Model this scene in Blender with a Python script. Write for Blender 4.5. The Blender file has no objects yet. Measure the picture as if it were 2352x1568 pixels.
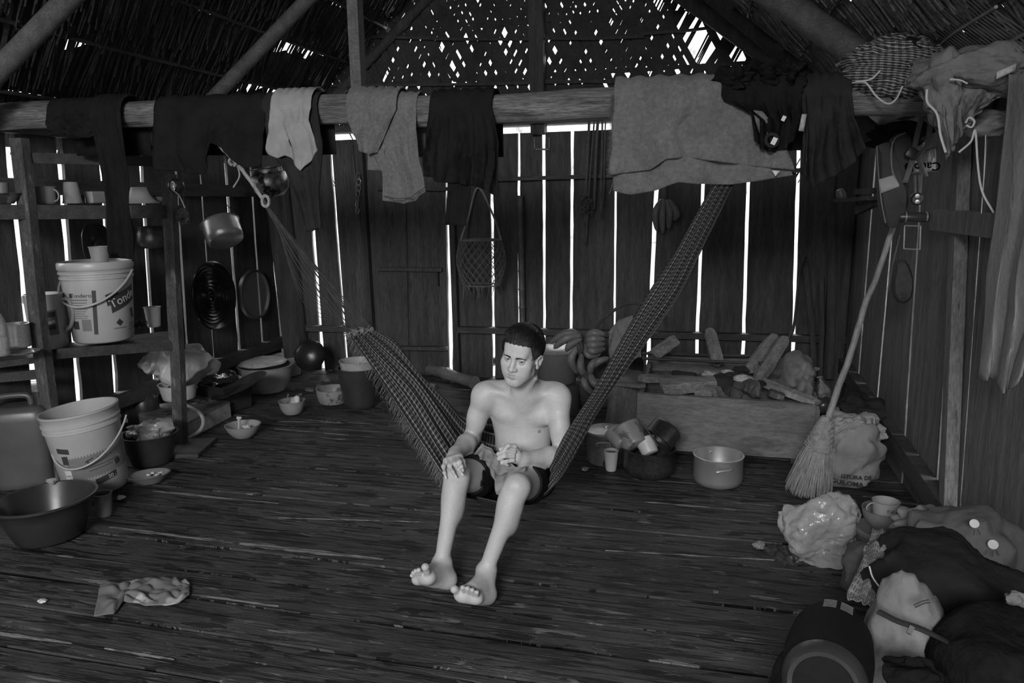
import bpy, bmesh, math, random
import numpy as np
from mathutils import Vector, Matrix, noise as mnoise
random.seed(7); np.random.seed(7)
S = bpy.context.scene; COL = S.collection
# ---------------------------------------------------------------- camera
F = 1700.0; CH = 1.5
yaw, pit, rol = math.radians(14.5), math.radians(10.85), math.radians(0.9)
fw = np.array([-math.sin(yaw)*math.cos(pit), math.cos(yaw)*math.cos(pit), -math.sin(pit)])
r0 = np.array([math.cos(yaw), math.sin(yaw), 0.0]); u0 = np.cross(r0, fw)
rt = math.cos(rol)*r0 - math.sin(rol)*u0; up = np.cross(rt, fw)
CAMP = np.array([0.0, 0.0, CH])
cd = bpy.data.cameras.new('camera'); cam = bpy.data.objects.new('camera', cd); COL.objects.link(cam)
cd.sensor_width = 36; cd.lens = F/2352*36; cd.clip_start = 0.05; cd.clip_end = 200
m = Matrix.Identity(4)
for i in range(3):
    m[i][0] = rt[i]; m[i][1] = up[i]; m[i][2] = -fw[i]; m[i][3] = CAMP[i]
cam.matrix_world = m; S.camera = cam
# ---------------------------------------------------------------- exposure, sky, daylight
S.view_settings.view_transform = 'Standard'; S.view_settings.look = 'None'
S.view_settings.exposure = 0.0; S.view_settings.gamma = 1.0; S.view_settings.use_curve_mapping = False
W = bpy.data.worlds.new('sky'); S.world = W; W.use_nodes = True
nt = W.node_tree; nt.nodes.clear()
wo = nt.nodes.new('ShaderNodeOutputWorld'); bg = nt.nodes.new('ShaderNodeBackground')
tc = nt.nodes.new('ShaderNodeTexCoord'); nz = nt.nodes.new('ShaderNodeTexNoise'); rp = nt.nodes.new('ShaderNodeValToRGB')
nz.inputs['Scale'].default_value = 38; nz.inputs['Detail'].default_value = 6; nz.inputs['Roughness'].default_value = .7
nt.links.new(tc.outputs['Generated'], nz.inputs['Vector']); nt.links.new(nz.outputs['Fac'], rp.inputs['Fac'])
rp.color_ramp.elements[0].position = .36; rp.color_ramp.elements[0].color = (.32, .32, .32, 1)
rp.color_ramp.elements[1].position = .58; rp.color_ramp.elements[1].color = (1, 1, 1, 1)
nt.links.new(rp.outputs['Color'], bg.inputs['Color']); nt.links.new(bg.outputs[0], wo.inputs[0])
bg.inputs['Strength'].default_value = 2.2
def area(name, loc, target, sx, sy, power):
    l = bpy.data.lights.new(name, 'AREA'); l.shape = 'RECTANGLE'; l.size = sx; l.size_y = sy; l.energy = power
    o = bpy.data.objects.new(name, l); COL.objects.link(o); o.location = loc
    d = Vector(target)-Vector(loc); o.rotation_euler = d.to_track_quat('-Z', 'Y').to_euler(); return o
area('daylight_open_front', (-.4, -4.2, 3.3), (-.85, 3.0, .5), 2.0, 1.1, 430)
area('daylight_behind_hut', (-1.3, 9.0, 3.4), (-1.6, 5.0, .6), 5, 3, 700)
area('daylight_right_side', (4.0, 3.2, 2.6), (1.0, 3.4, .3), 4, 2.2, 520)
area('daylight_left_side', (-6.6, 4.2, 2.6), (-3.7, 4.2, .4), 4, 2.2, 520)
# ---------------------------------------------------------------- helpers
XL, XR, YB = -3.72, 1.06, 5.95
def ray(x, y): return fw + rt*((x-1176)/F) - up*((y-784)/F)
def at(x, y, Y): d = ray(x, y); return CAMP + d*(Y/d[1])
def fl(x, y, z=0.0): d = ray(x, y); return CAMP + d*((z-CH)/d[2])
def sx(x, y, X): d = ray(x, y); return CAMP + d*(X/d[0])
def V(*a): return np.array(a, float)
def nrm(v): v = np.asarray(v, float); return v/(np.linalg.norm(v)+1e-12)
def frame(d, upv=(0, 0, 1)):
    z = nrm(d); x = np.cross(upv, z)
    if np.linalg.norm(x) < 1e-4: x = np.cross((0, 1, 0), z)
    x = nrm(x); return x, np.cross(z, x), z
def rotm(rx=0, ry=0, rz=0):
    from mathutils import Euler
    return np.array(Euler((math.radians(rx), math.radians(ry), math.radians(rz))).to_matrix())
MATS = {}
def mat(name, g=.2, rough=.8, var=.35, sc=6, st=(1, 1, 1), bump=.15, metal=0, fine=0, spots=None, spec=.4, trans=0, alpha=1, sheen=0, bsc=None, sub=0):
    """grey procedural material: large noise varies the tone, fine stretched noise gives grain"""
    if name in MATS: return MATS[name]
    mt = bpy.data.materials.new(name); mt.use_nodes = True; n = mt.node_tree.nodes; L = mt.node_tree.links
    b = n['Principled BSDF']; b.inputs['Roughness'].default_value = rough; b.inputs['Metallic'].default_value = metal
    b.inputs['Specular IOR Level'].default_value = spec
    if trans: b.inputs['Transmission Weight'].default_value = trans
    if alpha < 1: b.inputs['Alpha'].default_value = alpha
    if sub: b.inputs['Subsurface Weight'].default_value = sub; b.inputs['Subsurface Radius'].default_value = (.01, .01, .01); b.inputs['Subsurface Scale'].default_value = 1
    t = n.new('ShaderNodeTexCoord'); mp = n.new('ShaderNodeMapping'); mp.inputs['Scale'].default_value = st
    L.new(t.outputs['Object'], mp.inputs['Vector'])
    a = n.new('ShaderNodeTexNoise'); a.inputs['Scale'].default_value = sc; a.inputs['Detail'].default_value = 6; a.inputs['Roughness'].default_value = .65
    L.new(mp.outputs[0], a.inputs['Vector'])
    r = n.new('ShaderNodeMapRange'); r.inputs['From Min'].default_value = .28; r.inputs['From Max'].default_value = .72
    r.inputs['To Min'].default_value = g*(1-var); r.inputs['To Max'].default_value = g*(1+var)
    L.new(a.outputs['Fac'], r.inputs['Value']); out = r.outputs[0]
    hsrc = a.outputs['Fac']
    if fine:
        q = n.new('ShaderNodeTexNoise'); q.inputs['Scale'].default_value = sc*7; q.inputs['Detail'].default_value = 5; q.inputs['Roughness'].default_value = .7
        L.new(mp.outputs[0], q.inputs['Vector'])
        q2 = n.new('ShaderNodeMapRange'); q2.inputs['From Min'].default_value = .3; q2.inputs['From Max'].default_value = .7
        q2.inputs['To Min'].default_value = 1-fine; q2.inputs['To Max'].default_value = 1+fine
        L.new(q.outputs['Fac'], q2.inputs['Value'])
        mm = n.new('ShaderNodeMath'); mm.operation = 'MULTIPLY'; L.new(out, mm.inputs[0]); L.new(q2.outputs[0], mm.inputs[1]); out = mm.outputs[0]
        hsrc = q.outputs['Fac']
    if spots:   # (scale, threshold, multiplier)
        w = n.new('ShaderNodeTexNoise'); w.inputs['Scale'].default_value = spots[0]; w.inputs['Detail'].default_value = 4
        L.new(mp.outputs[0], w.inputs['Vector'])
        w2 = n.new('ShaderNodeMapRange'); w2.inputs['From Min'].default_value = spots[1]; w2.inputs['From Max'].default_value = spots[1]+.05
        w2.inputs['To Min'].default_value = 1; w2.inputs['To Max'].default_value = spots[2]
        L.new(w.outputs['Fac'], w2.inputs['Value'])
        mm = n.new('ShaderNodeMath'); mm.operation = 'MULTIPLY'; L.new(out, mm.inputs[0]); L.new(w2.outputs[0], mm.inputs[1]); out = mm.outputs[0]
    L.new(out, b.inputs['Base Color'])
    if bump:
        bp = n.new('ShaderNodeBump'); bp.inputs['Strength'].default_value = bump; bp.inputs['Distance'].default_value = .02
        if bsc:
            hb = n.new('ShaderNodeTexNoise'); hb.inputs['Scale'].default_value = bsc; hb.inputs['Detail'].default_value = 3
            L.new(t.outputs['Object'], hb.inputs['Vector']); hsrc = hb.outputs['Fac']
        L.new(hsrc, bp.inputs['Height']); L.new(bp.outputs[0], b.inputs['Normal'])
    MATS[name] = mt; return mt
ORG = {}
class MB:
    def __init__(s): s.v = []; s.f = []; s.uv = []; s.n = 0; s.mi = []
    def add(s, vs, fs, uv=None, mi=0):
        vs = np.asarray(vs, float).reshape(-1, 3); s.v.append(vs)
        s.uv.append(np.zeros((len(vs), 2)) if uv is None else np.asarray(uv, float))
        for f in fs: s.f.append([i+s.n for i in f]); s.mi.append(mi)
        s.n += len(vs); return s
    def box(s, c, size, R=None, mi=0, taper=1.0):
        hx, hy, hz = [q/2 for q in size]; vs = []
        for z in (-1, 1):
            k = taper if z > 0 else 1
            for x, y in ((-1, -1), (1, -1), (1, 1), (-1, 1)): vs.append((x*hx*k, y*hy*k, z*hz))
        vs = np.array(vs)
        if R is not None: vs = vs @ np.asarray(R).T
        return s.add(vs+np.asarray(c), [(3, 2, 1, 0), (4, 5, 6, 7), (0, 1, 5, 4), (1, 2, 6, 5), (2, 3, 7, 6), (3, 0, 4, 7)], mi=mi)
    def beam(s, p, q, w, h, upv=(0, 0, 1), mi=0, n=1, wob=0):
        p = np.asarray(p, float); q = np.asarray(q, float); x, y, z = frame(q-p, upv); vs = []; fs = []
        for i in range(n+1):
            c = p+(q-p)*i/n+(x*random.uniform(-wob, wob)+y*random.uniform(-wob, wob) if 0 < i < n else 0)
            for a, b in ((-1, -1), (1, -1), (1, 1), (-1, 1)): vs.append(c+x*a*w/2+y*b*h/2)
        for i in range(n):
            for k in range(4): fs.append((i*4+k, i*4+(k+1) % 4, i*4+4+(k+1) % 4, i*4+4+k))
        fs += [(3, 2, 1, 0), tuple(n*4+k for k in range(4))]
        return s.add(vs, fs, mi=mi)
    def tube(s, pts, r, seg=8, caps=True, mi=0, flat=1.0, lump=0):
        pts = np.asarray(pts, float); n = len(pts); r = np.broadcast_to(np.asarray(r, float), (n,))
        vs = []; fs = []; px = None
        for i in range(n):
            d = pts[min(i+1, n-1)]-pts[max(i-1, 0)]
            if px is None: x, y, z = frame(d)
            else:
                z = nrm(d); x = nrm(px-z*np.dot(px, z)); y = np.cross(z, x)
            px = x
            for k in range(seg):
                a = 2*math.pi*k/seg; rr = r[i]*(1+lump*math.sin(3*a+i*1.3)) if lump else r[i]
                vs.append(pts[i]+rr*(x*math.cos(a)+y*math.sin(a)*flat))
        for i in range(n-1):
            for k in range(seg): fs.append((i*seg+k, i*seg+(k+1) % seg, (i+1)*seg+(k+1) % seg, (i+1)*seg+k))
        if caps: fs += [tuple(range(seg))[::-1], tuple((n-1)*seg+k for k in range(seg))]
        return s.add(vs, fs, mi=mi)
    def lathe(s, prof, c=(0, 0, 0), R=None, seg=36, mi=0, sc=(1, 1), wob=0, arc=None):
        prof = list(prof); vs = []; fs = []; n = len(prof)
        for j, (r, z) in enumerate(prof):
            for k in range(seg):
                a = 2*math.pi*k/seg; w = 1+wob*math.sin(3*a+j)*.5+wob*math.sin(5*a+2*j)*.5
                vs.append((r*w*math.cos(a)*sc[0], r*w*math.sin(a)*sc[1], z))
        for j in range(n-1):
            for k in range(seg): fs.append((j*seg+k, j*seg+(k+1) % seg, (j+1)*seg+(k+1) % seg, (j+1)*seg+k))
        if prof[0][0] < .006: fs.append(tuple(range(seg))[::-1])
        if prof[-1][0] < .006: fs.append(tuple((n-1)*seg+k for k in range(seg)))
        vs = np.array(vs)
        if R is not None: vs = vs @ np.asarray(R).T
        return s.add(vs+np.asarray(c), fs, mi=mi)
    def grid(s, P, mi=0, uvs=(1, 1), close=False):
        P = np.asarray(P, float); a, b = P.shape[:2]; fs = []; uv = []
        for i in range(a):
            for j in range(b): uv.append((i/(a-1)*uvs[0], j/(b-1)*uvs[1]))
        for i in range(a-1):
            for j in range(b-1): fs.append((i*b+j, (i+1)*b+j, (i+1)*b+j+1, i*b+j+1))
            if close: fs.append((i*b+b-1, (i+1)*b+b-1, (i+1)*b, i*b))
        return s.add(P.reshape(-1, 3), fs, uv, mi=mi)
    def blob(s, c, r, amp=.15, fr=2.0, R=None, sub=3, seed=0, mi=0, ridg=False):
        bm = bmesh.new(); bmesh.ops.create_icosphere(bm, subdivisions=sub, radius=1); vs = []
        rr = random.Random(seed*7+1); N = []
        for q in range(int(9+fr*4)):
            a = rr.uniform(0, 6.283); z = rr.uniform(-1, 1); N.append((Vector((math.sqrt(1-z*z)*math.cos(a), math.sqrt(1-z*z)*math.sin(a), z)), rr.uniform(.72, 1.0)))
        for v in bm.verts:
            p = v.co*fr+Vector((seed*3.1, seed*1.7, seed)); k = mnoise.fractal(p, 1.0, 2.0, 4)
            if ridg:   # folded film or cloth: soft facets meeting in creases, with fine directional wrinkles
                w = v.co+Vector((mnoise.noise(p), mnoise.noise(p+Vector((5, 0, 0))), mnoise.noise(p+Vector((0, 5, 0)))))*.35
                rad_ = -math.log(sum(math.exp(-20*h/w.dot(n_)) for n_, h in N if w.dot(n_) > .15)+math.exp(-20*1.3))/20
                wr = 1-2*abs(mnoise.noise(Vector((w.x*3.5+seed, w.y*3.5, w.z*9))))
                vs.append(np.array(v.co)*(rad_+amp*.11*wr+amp*.12*k)*np.asarray(r)); continue
            vs.append(np.array(v.co)*(1+amp*k)*np.asarray(r))
        fs = [[w.index for w in f.verts] for f in bm.faces]; bm.free(); vs = np.array(vs)
        if R is not None: vs = vs @ np.asarray(R).T
        return s.add(vs+np.asarray(c), fs, mi=mi)
    def build(s, name, m, parent=None, smooth=True, solid=0, bevel=0, sub=0, label=None, origin=None, extra=None):
        root = parent
        while root is not None and root.parent is not None: root = root.parent
        if root is not None: o0 = ORG[root.name]
        else:
            allv = np.concatenate(s.v)
            o0 = np.asarray(origin, float) if origin is not None else np.array([allv[:, 0].mean(), allv[:, 1].mean(), allv[:, 2].min()])
        me = bpy.data.meshes.new(name); vs = np.concatenate(s.v)-o0
        me.from_pydata(vs.tolist(), [], s.f); me.update()
        uv = np.concatenate(s.uv)
        if uv.any():
            lay = me.uv_layers.new(name='UVMap'); li = np.empty(len(me.loops), int); me.loops.foreach_get('vertex_index', li)
            lay.data.foreach_set('uv', uv[li].ravel())
        for mm in (m if isinstance(m, (list, tuple)) else [m]): me.materials.append(mm)
        if any(s.mi): me.polygons.foreach_set('material_index', s.mi)
        if smooth: me.polygons.foreach_set('use_smooth', [True]*len(me.polygons))
        o = bpy.data.objects.new(name, me); COL.objects.link(o)
        if parent is not None: o.parent = parent
        else: o.location = o0; ORG[o.name] = o0
        if bevel:
            q = o.modifiers.new('bevel', 'BEVEL'); q.width = bevel; q.segments = 2; q.limit_method = 'ANGLE'
        if solid:
            q = o.modifiers.new('solid', 'SOLIDIFY'); q.thickness = solid; q.offset = 0
        if sub:
            q = o.modifiers.new('sub', 'SUBSURF'); q.levels = sub; q.render_levels = sub
        if smooth and bevel == 0 and extra != 'nosharp':
            try: me.set_sharp_from_angle(angle=math.radians(50))
            except Exception: pass
        if label: o['label'] = label
        return o
def tag(o, label, cat, group=None, kind=None):
    o['label'] = label; o['category'] = cat
    if group: o['group'] = group
    if kind: o['kind'] = kind
    return o
def thing(name, label, cat, loc, group=None):
    o = bpy.data.objects.new(name, None); COL.objects.link(o); o.location = tuple(float(q) for q in loc); o.empty_display_size = .05
    ORG[o.name] = np.asarray(loc, float); return tag(o, label, cat, group)
def struct(o): o['kind'] = 'structure'; return o
def bez(pts, n=16):
    """smooth (Catmull-Rom) path through points"""
    P = [np.asarray(p, float) for p in pts]; P = [2*P[0]-P[1]]+P+[2*P[-1]-P[-2]]; out = []
    segs = len(P)-3; per = max(2, n//segs)
    for i in range(segs):
        a, b, c, d = P[i:i+4]
        for k in range(per):
            t = k/per; out.append(.5*((2*b)+(c-a)*t+(2*a-5*b+4*c-d)*t*t+(-a+3*b-3*c+d)*t**3))
    out.append(P[-2]); return np.array(out)
def text_mesh(txt, size, extrude=.0004, bold=0):
    c = bpy.data.curves.new('t', 'FONT'); c.body = txt; c.size = size; c.extrude = extrude; c.offset = bold; c.align_x = 'CENTER'; c.align_y = 'CENTER'; c.resolution_u = 3
    o = bpy.data.objects.new('t', c); COL.objects.link(o); bpy.context.view_layer.update()
    dg = bpy.context.evaluated_depsgraph_get(); me = bpy.data.meshes.new_from_object(o.evaluated_get(dg))
    vs = np.array([v.co[:] for v in me.vertices]); fs = [list(p.vertices) for p in me.polygons]
    bpy.data.objects.remove(o); bpy.data.curves.remove(c); bpy.data.meshes.remove(me); return vs, fs
# ---------------------------------------------------------------- shared materials
wall_m = mat('dark_board_wood', .042, .8, .55, 3, (6, 6, .7), .25, fine=.35, spots=(9, .66, .5))
wallR_m = mat('weathered_board_wood', .12, .85, .4, 3, (6, 6, .5), .3, fine=.45, spots=(7, .64, .55))
post_m = mat('post_wood', .035, .85, .5, 5, (5, 5, .6), .3, fine=.4)
rail_m = mat('rail_wood', .045, .8, .5, 4, (.8, .8, 5), .3, fine=.4)
log_m = mat('peeled_log_wood', .15, .5, .6, 4, (.6, 6, 6), .8, fine=.75, spots=(5, .62, .45))
# ================================================================ SETTING
def line_at(p, q, z):
    """coordinate (index i) on the line p-q at height z"""
    t = (z-p[2])/(q[2]-p[2]); return p+(q-p)*t
def board_wall(name, kind, gaps, lo, hi, m, zlo=-.03, zhi=2.02, th=.022, seedy=0, skip=()):
    """gaps: list of (s_bottom, s_top, width); boards fill between them as one wall"""
    mb = MB(); n = 14
    G = [(lo, lo, 0)]+gaps+[(hi, hi, 0)]
    for i in range(len(G)-1):
        if i in skip: continue
        a, b = G[i], G[i+1]; off = random.uniform(-.004, .004); vs = []; fs = []
        for k in range(n+1):
            t = k/n; z = zlo+(zhi-zlo)*t
            wa = a[2]/2*(1+.28*mnoise.noise(Vector((i*9.1, z*6, seedy)))*2) ; wb = b[2]/2*(1+.28*mnoise.noise(Vector((i*9.1+9.1, z*6, seedy+5)))*2)
            s0 = a[0]+(a[1]-a[0])*t+wa; s1 = b[0]+(b[1]-b[0])*t-wb
            for s, d in ((s0, 0), (s1, 0), (s1, 1), (s0, 1)):
                e = off+d*th
                vs.append((s, YB+e, z) if kind == 'y' else ((XL-e, s, z) if kind == 'l' else (XR+e, s, z)))
        for k in range(n):
            for j in range(4): fs.append((k*4+j, k*4+(j+1) % 4, k*4+4+(j+1) % 4, k*4+4+j))
        fs += [(0, 3, 2, 1), tuple(n*4+j for j in range(4))]
        mb.add(vs, fs)
    return struct(mb.build(name, m, smooth=False, origin=(0, 0, 0)))
def gapline(kind, p, q, w):
    zl, zh = -.03, 2.02
    f = {'y': lambda a: at(a[0], a[1], YB), 'l': lambda a: sx(a[0], a[1], XL), 'r': lambda a: sx(a[0], a[1], XR)}[kind]
    P, Q = f(p), f(q); a, b = line_at(P, Q, zl), line_at(P, Q, zh); i = 0 if kind == 'y' else 1
    return (a[i], b[i], w)
gb = [gapline('y', *g) for g in (((739, 798), (720, 528), .036), ((795, 798), (763, 370), .026), ((855, 760), (814, 330), .02),
      ((943, 850), (936, 480), .018), ((1036, 858), (1031, 545), .04), ((1134, 820), (1130, 455), .024), ((1192, 740), (1192, 330), .02),
      ((1250, 830), (1249, 350), .026), ((1312, 750), (1314, 370), .024), ((1411, 750), (1414, 440), .018), ((1492, 760), (1507, 440), .032),
      ((1602, 760), (1615, 420), .025), ((1708, 765), (1719, 410), .026), ((1823, 770), (1833, 400), .026))]
board_wall('wall_back', 'y', gb[:2]+gb[4:], XL-.02, XR+.02, wall_m)      # boards either side of the door
# door boards sit in their own frame: two wide planks with three battens
gl = [gapline('l', *g) for g in (((647, 763), (620, 470), .06), ((603, 800), (579, 453), .028), ((551, 815), (516, 356), .026), ((491, 820), (460, 402), .022),
      ((427, 770), (410, 505), .024), ((357, 900), (323, 370), .034), ((267, 905), (241, 498), .034), ((180, 900), (137, 350), .05), ((95, 1010), (26, 360), .055))]
gl = sorted(gl)
y = gl[0][0]-.3; pre = []
while y > -1.4: pre.append((y, y+random.uniform(-.02, .02), random.uniform(.008, .03))); y -= random.uniform(.24, .34)
board_wall('wall_left', 'l', sorted(pre)+gl, -1.6, YB, wall_m)
gr = [gapline('r', *g) for g in (((1936, 818), (1941, 748), .02), ((1971, 867), (1992, 600), .022), ((1989, 905), (2020, 590), .02), ((2014.5, 940), (2050, 540), .028),
      ((2077, 1027), (2098, 704), .01), ((2111, 1090), (2138, 667), .012), ((2151, 1151), (2170, 860), .02), ((2222, 955), (2258, 460), .016))]  # first of these, a narrow slit, stands in for a lit board edge
gr = sorted(gr); y = gr[0][0]-.33; pre = []
while y > -1.4: pre.append((y, y+random.uniform(-.02, .02), random.uniform(.002, .005))); y -= random.uniform(.24, .34)
board_wall('wall_right', 'r', sorted(pre)+gr, -1.6, YB, wallR_m)
# door in the back wall
d1 = MB()
for (a, b) in ((gb[1], gb[2]), (gb[2], gb[3]), (gb[3], gb[4])):
    n = 8; vs = []; fs = []
    for k in range(n+1):
        t = k/n; z = .02+(1.98-.02)*t
        for s, d in ((a[0]+(a[1]-a[0])*t+a[2]/2, 0), (b[0]+(b[1]-b[0])*t-b[2]/2, 0), (b[0]+(b[1]-b[0])*t-b[2]/2, .024), (a[0]+(a[1]-a[0])*t+a[2]/2, .024)): vs.append((s, YB-.012+d, z))
    for k in range(n):
        for j in range(4): fs.append((k*4+j, k*4+(j+1) % 4, k*4+4+(j+1) % 4, k*4+4+j))
    fs += [(0, 3, 2, 1), tuple(n*4+j for j in range(4))]; d1.add(vs, fs)
dm = mat('door_plank_wood', .05, .8, .5, 3, (6, 6, .7), .3, fine=.35, spots=(6, .6, .55))
door = struct(d1.build('door_1', dm, smooth=False, origin=(-2.6, YB, 0)))
for (x0, x1, yy, w) in ((872, 1016, 617, .07), (880, 1028, 797, .1), (868, 1030, 432, .08)):
    p, q = at(x0, yy, YB-.03), at(x1, yy+2, YB-.03); MB().beam(p, q, .03, w, (0, 1, 0)).build('door_batten', dm, door, smooth=False)
MB().box(at(1005, 640, YB-.04), (.02, .03, .12)).build('door_handle', post_m, door, smooth=False)
def trim(name, m, *beams, round_=False):
    mb = MB()
    for b in beams:
        if round_: mb.tube(b[0], b[1], 12)
        else: mb.beam(*b)
    return struct(mb.build(name, m, smooth=round_, origin=(0, 0, 0)))
TR = [0]
def tr(m, *b, **k): TR[0] += 1; return trim('trim_%d' % TR[0], m, *b, **k)
# rails and top planks
tr(rail_m, (V(XL-.05, YB-.03, 2.095), V(XR, YB-.03, 2.095), .04, .25, (0, 1, 0)))                     # top plank of back wall
tr(rail_m, (V(-2.08, YB-.03, 1.66), V(XR, YB-.03, 1.68), .03, .08, (0, 1, 0)))
tr(rail_m, (V(-3.5, YB-.035, .39), V(-3.02, YB-.035, .395), .05, .07, (0, 1, 0)))
tr(rail_m, (V(-2.03, YB-.035, .42), V(XR, YB-.035, .43), .05, .085, (0, 1, 0)))
tr(rail_m, (V(XL+.03, -1.6, 2.0), V(XL+.03, YB, 2.0), .04, .2))
tr(rail_m, (V(XL+.035, 2.0, .235), V(XL+.035, YB-.05, .26), .06, .1))
tr(rail_m, (V(XL+.03, 2.0, 1.62), V(XL+.03, YB-.05, 1.60), .03, .09))
tr(rail_m, (V(XR-.035, 1.2, .1), V(XR-.035, YB-.05, .27), .06, .1))
tr(rail_m, (V(XR-.03, -1.6, 1.98), V(XR-.03, YB, 1.98), .05, .16))
tr(wallR_m, (sx(2160, 505, XR-.05)+V(0, .05, 0), sx(2300, 518, XR-.05), .05, .09))
# posts
pc = at(667, 560, YB-.12)
tr(post_m, (V(pc[0], YB-.14, -.02), V(pc[0]-.1, YB-.14, 2.2), .16, .14, (0, 1, 0)))
p = at(843, 560, YB-.06); tr(post_m, (V(p[0], YB-.05, -.02), V(p[0]-.02, YB-.05, 2.1), .05, .06, (0, 1, 0)))
p = at(1046, 700, YB-.06); tr(post_m, (V(p[0], YB-.05, -.02), V(p[0]-.01, YB-.05, 1.98), .045, .06, (0, 1, 0)))
tr(post_m, (V(XR-.1, YB-.12, -.02), V(XR-.08, YB-.12, 2.2), .13, .13, (0, 1, 0)))
p0, p1 = sx(2175, 1165, XR-.05), sx(2190, 330, XR-.05)
tr(wallR_m, (V(XR-.035, p0[1], -.02), V(XR-.035, p1[1], 2.05), .05, .07))
# ---- floor: palm-bark sheets laid in long strips across the room
def floor_mat():
    mt = bpy.data.materials.new('worn_palm_bark_floor'); mt.use_nodes = True; n = mt.node_tree.nodes; L = mt.node_tree.links; b = n['Principled BSDF']
    t = n.new('ShaderNodeTexCoord')
    def nz(sx_, sy_, sc, det, rough=.6, dist=0):
        mp = n.new('ShaderNodeMapping'); mp.inputs['Scale'].default_value = (sx_, sy_, 1); L.new(t.outputs['Object'], mp.inputs['Vector'])
        q = n.new('ShaderNodeTexNoise'); q.inputs['Scale'].default_value = sc; q.inputs['Detail'].default_value = det; q.inputs['Roughness'].default_value = rough; q.inputs['Distortion'].default_value = dist
        L.new(mp.outputs[0], q.inputs['Vector']); return q.outputs['Fac']
    def mr(s, a, b_, c, d):
        q = n.new('ShaderNodeMapRange'); L.new(s, q.inputs['Value'])
        for k, v_ in zip(('From Min', 'From Max', 'To Min', 'To Max'), (a, b_, c, d)): q.inputs[k].default_value = v_
        return q.outputs[0]
    def mul(x, y, op='MULTIPLY'):
        q = n.new('ShaderNodeMath'); q.operation = op; L.new(x, q.inputs[0])
        if isinstance(y, float): q.inputs[1].default_value = y
        else: L.new(y, q.inputs[1])
        return q.outputs[0]
    grain = nz(.8, 26, 3.2, 6, .7); patch = nz(2.6, 21, 1.7, 8, .62, .7); groove = nz(.5, 30, 1.7, 4, .5); big = nz(1, 1, .8, 3)
    fine = nz(3, 60, 4, 4); flake = nz(2.2, 14, 2.4, 7, .55, .8)
    c = mul(mr(grain, .3, .7, .022, .085), mr(fine, .3, .7, .65, 1.35))
    c = mul(c, mr(patch, .46, .468, .28, 1.0)); c = mul(c, mr(groove, .38, .42, .15, 1.0)); c = mul(c, mr(nz(1, 1.5, 1.3, 4), .35, .6, .7, 1.25))            # outer bark worn away in ragged patches
    c = mul(c, mr(big, .35, .65, .75, 1.3))
    # lighter torn edges along the border of the patches
    e = mul(mul(patch, .468, 'SUBTRACT'), 1.0, 'ABSOLUTE') if False else None
    d = n.new('ShaderNodeMath'); d.operation = 'SUBTRACT'; L.new(patch, d.inputs[0]); d.inputs[1].default_value = .466
    d2 = n.new('ShaderNodeMath'); d2.operation = 'ABSOLUTE'; L.new(d.outputs[0], d2.inputs[0])
    edge = mul(mr(d2.outputs[0], 0., .010, .2, 0.), mr(nz(1, 3, 2.2, 3), .46, .6, 0., 1.))
    c2 = mul(c, edge, 'ADD')
    fl_ = mul(mr(flake, .64, .65, 0., .11), mr(fine, .3, .7, .5, 1.4)); c2 = mul(c2, fl_, 'ADD')
    L.new(c2, b.inputs['Base Color'])
    L.new(mr(grain, .3, .7, .30, .55), b.inputs['Roughness']); b.inputs['Specular IOR Level'].default_value = .22
    bp = n.new('ShaderNodeBump'); bp.inputs['Strength'].default_value = .75; bp.inputs['Distance'].default_value = .012
    h = mul(mul(mr(grain, .2, .8, 0., 1.), mr(patch, .45, .475, 0., .6), 'ADD'), mr(fine, .2, .8, 0., .35), 'ADD'); h = mul(h, mr(groove, .34, .42, 0., .8), 'ADD')
    L.new(h, bp.inputs['Height']); L.new(bp.outputs[0], b.inputs['Normal']); return mt
floor_m = floor_mat(); lit_seam_m = mat('lit_seam_bark', .2, .7, .5, 9, (1, 14, 1), .3, fine=.5, spots=(6, .5, .3))  # second material: pale strips paint the light caught along floor seams
mb = MB(); y = -1.7; x0, x1 = XL-.05, XR+.05
while y < YB+.05:
    w = random.uniform(.16, .34); n = 24; g = random.uniform(.004, .009); tilt = random.uniform(-.004, .004); dz = random.uniform(-.004, 0)
    P = np.zeros((n+1, 5, 3))
    for i in range(n+1):
        X = x0+(x1-x0)*i/n; wv = .012*mnoise.noise(Vector((X*1.3, y*5, 0))); wv2 = .012*mnoise.noise(Vector((X*1.3, (y+w)*5, 0)))
        for j, (yy, zz) in enumerate(((y+g+wv, -.03), (y+g+wv, dz-.002), (y+w/2, dz+.001+tilt), (y+w-g+wv2, dz-.002), (y+w-g+wv2, -.03))): P[i, j] = (X, yy-.03*(X+1.3)*.0, zz)
    mb.grid(P); y += w
mb.add([(x0, -1.7, -.035), (x1, -1.7, -.035), (x1, YB+.1, -.035), (x0, YB+.1, -.035)], [(0, 1, 2, 3)])
for (a, b, w) in (((250, 1212), (505, 1243), .012), ((550, 1249), (880, 1286), .016), ((170, 1329), (280, 1344), .012), ((440, 1366), (640, 1393), .006),
                  ((-60, 1448), (165, 1478), .01), ((240, 1490), (400, 1516), .006), ((350, 1128), (640, 1157), .009), ((1480, 1153), (1690, 1172), .008),
                  ((630, 985), (800, 1000), .006), ((640, 1190), (990, 1200), .004), ((1390, 1265), (1830, 1290), .004), ((640, 968), (790, 972), .006)):
    p, q = fl(*a), fl(*b); n = 16; P = np.zeros((n+1, 2, 3))
    for i in range(n+1):
        c = p+(q-p)*i/n; ww = w*(.35+.65*math.sin(math.pi*min(1, max(0, i/n)))**.5)*random.uniform(.6, 1.2)
        P[i, 0] = (c[0], c[1]-ww, .0015); P[i, 1] = (c[0], c[1]+ww, .0035)
    mb.grid(P, mi=1)
struct(mb.build('floor', [floor_m, lit_seam_m], smooth=False, origin=(0, 0, 0)))
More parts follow.
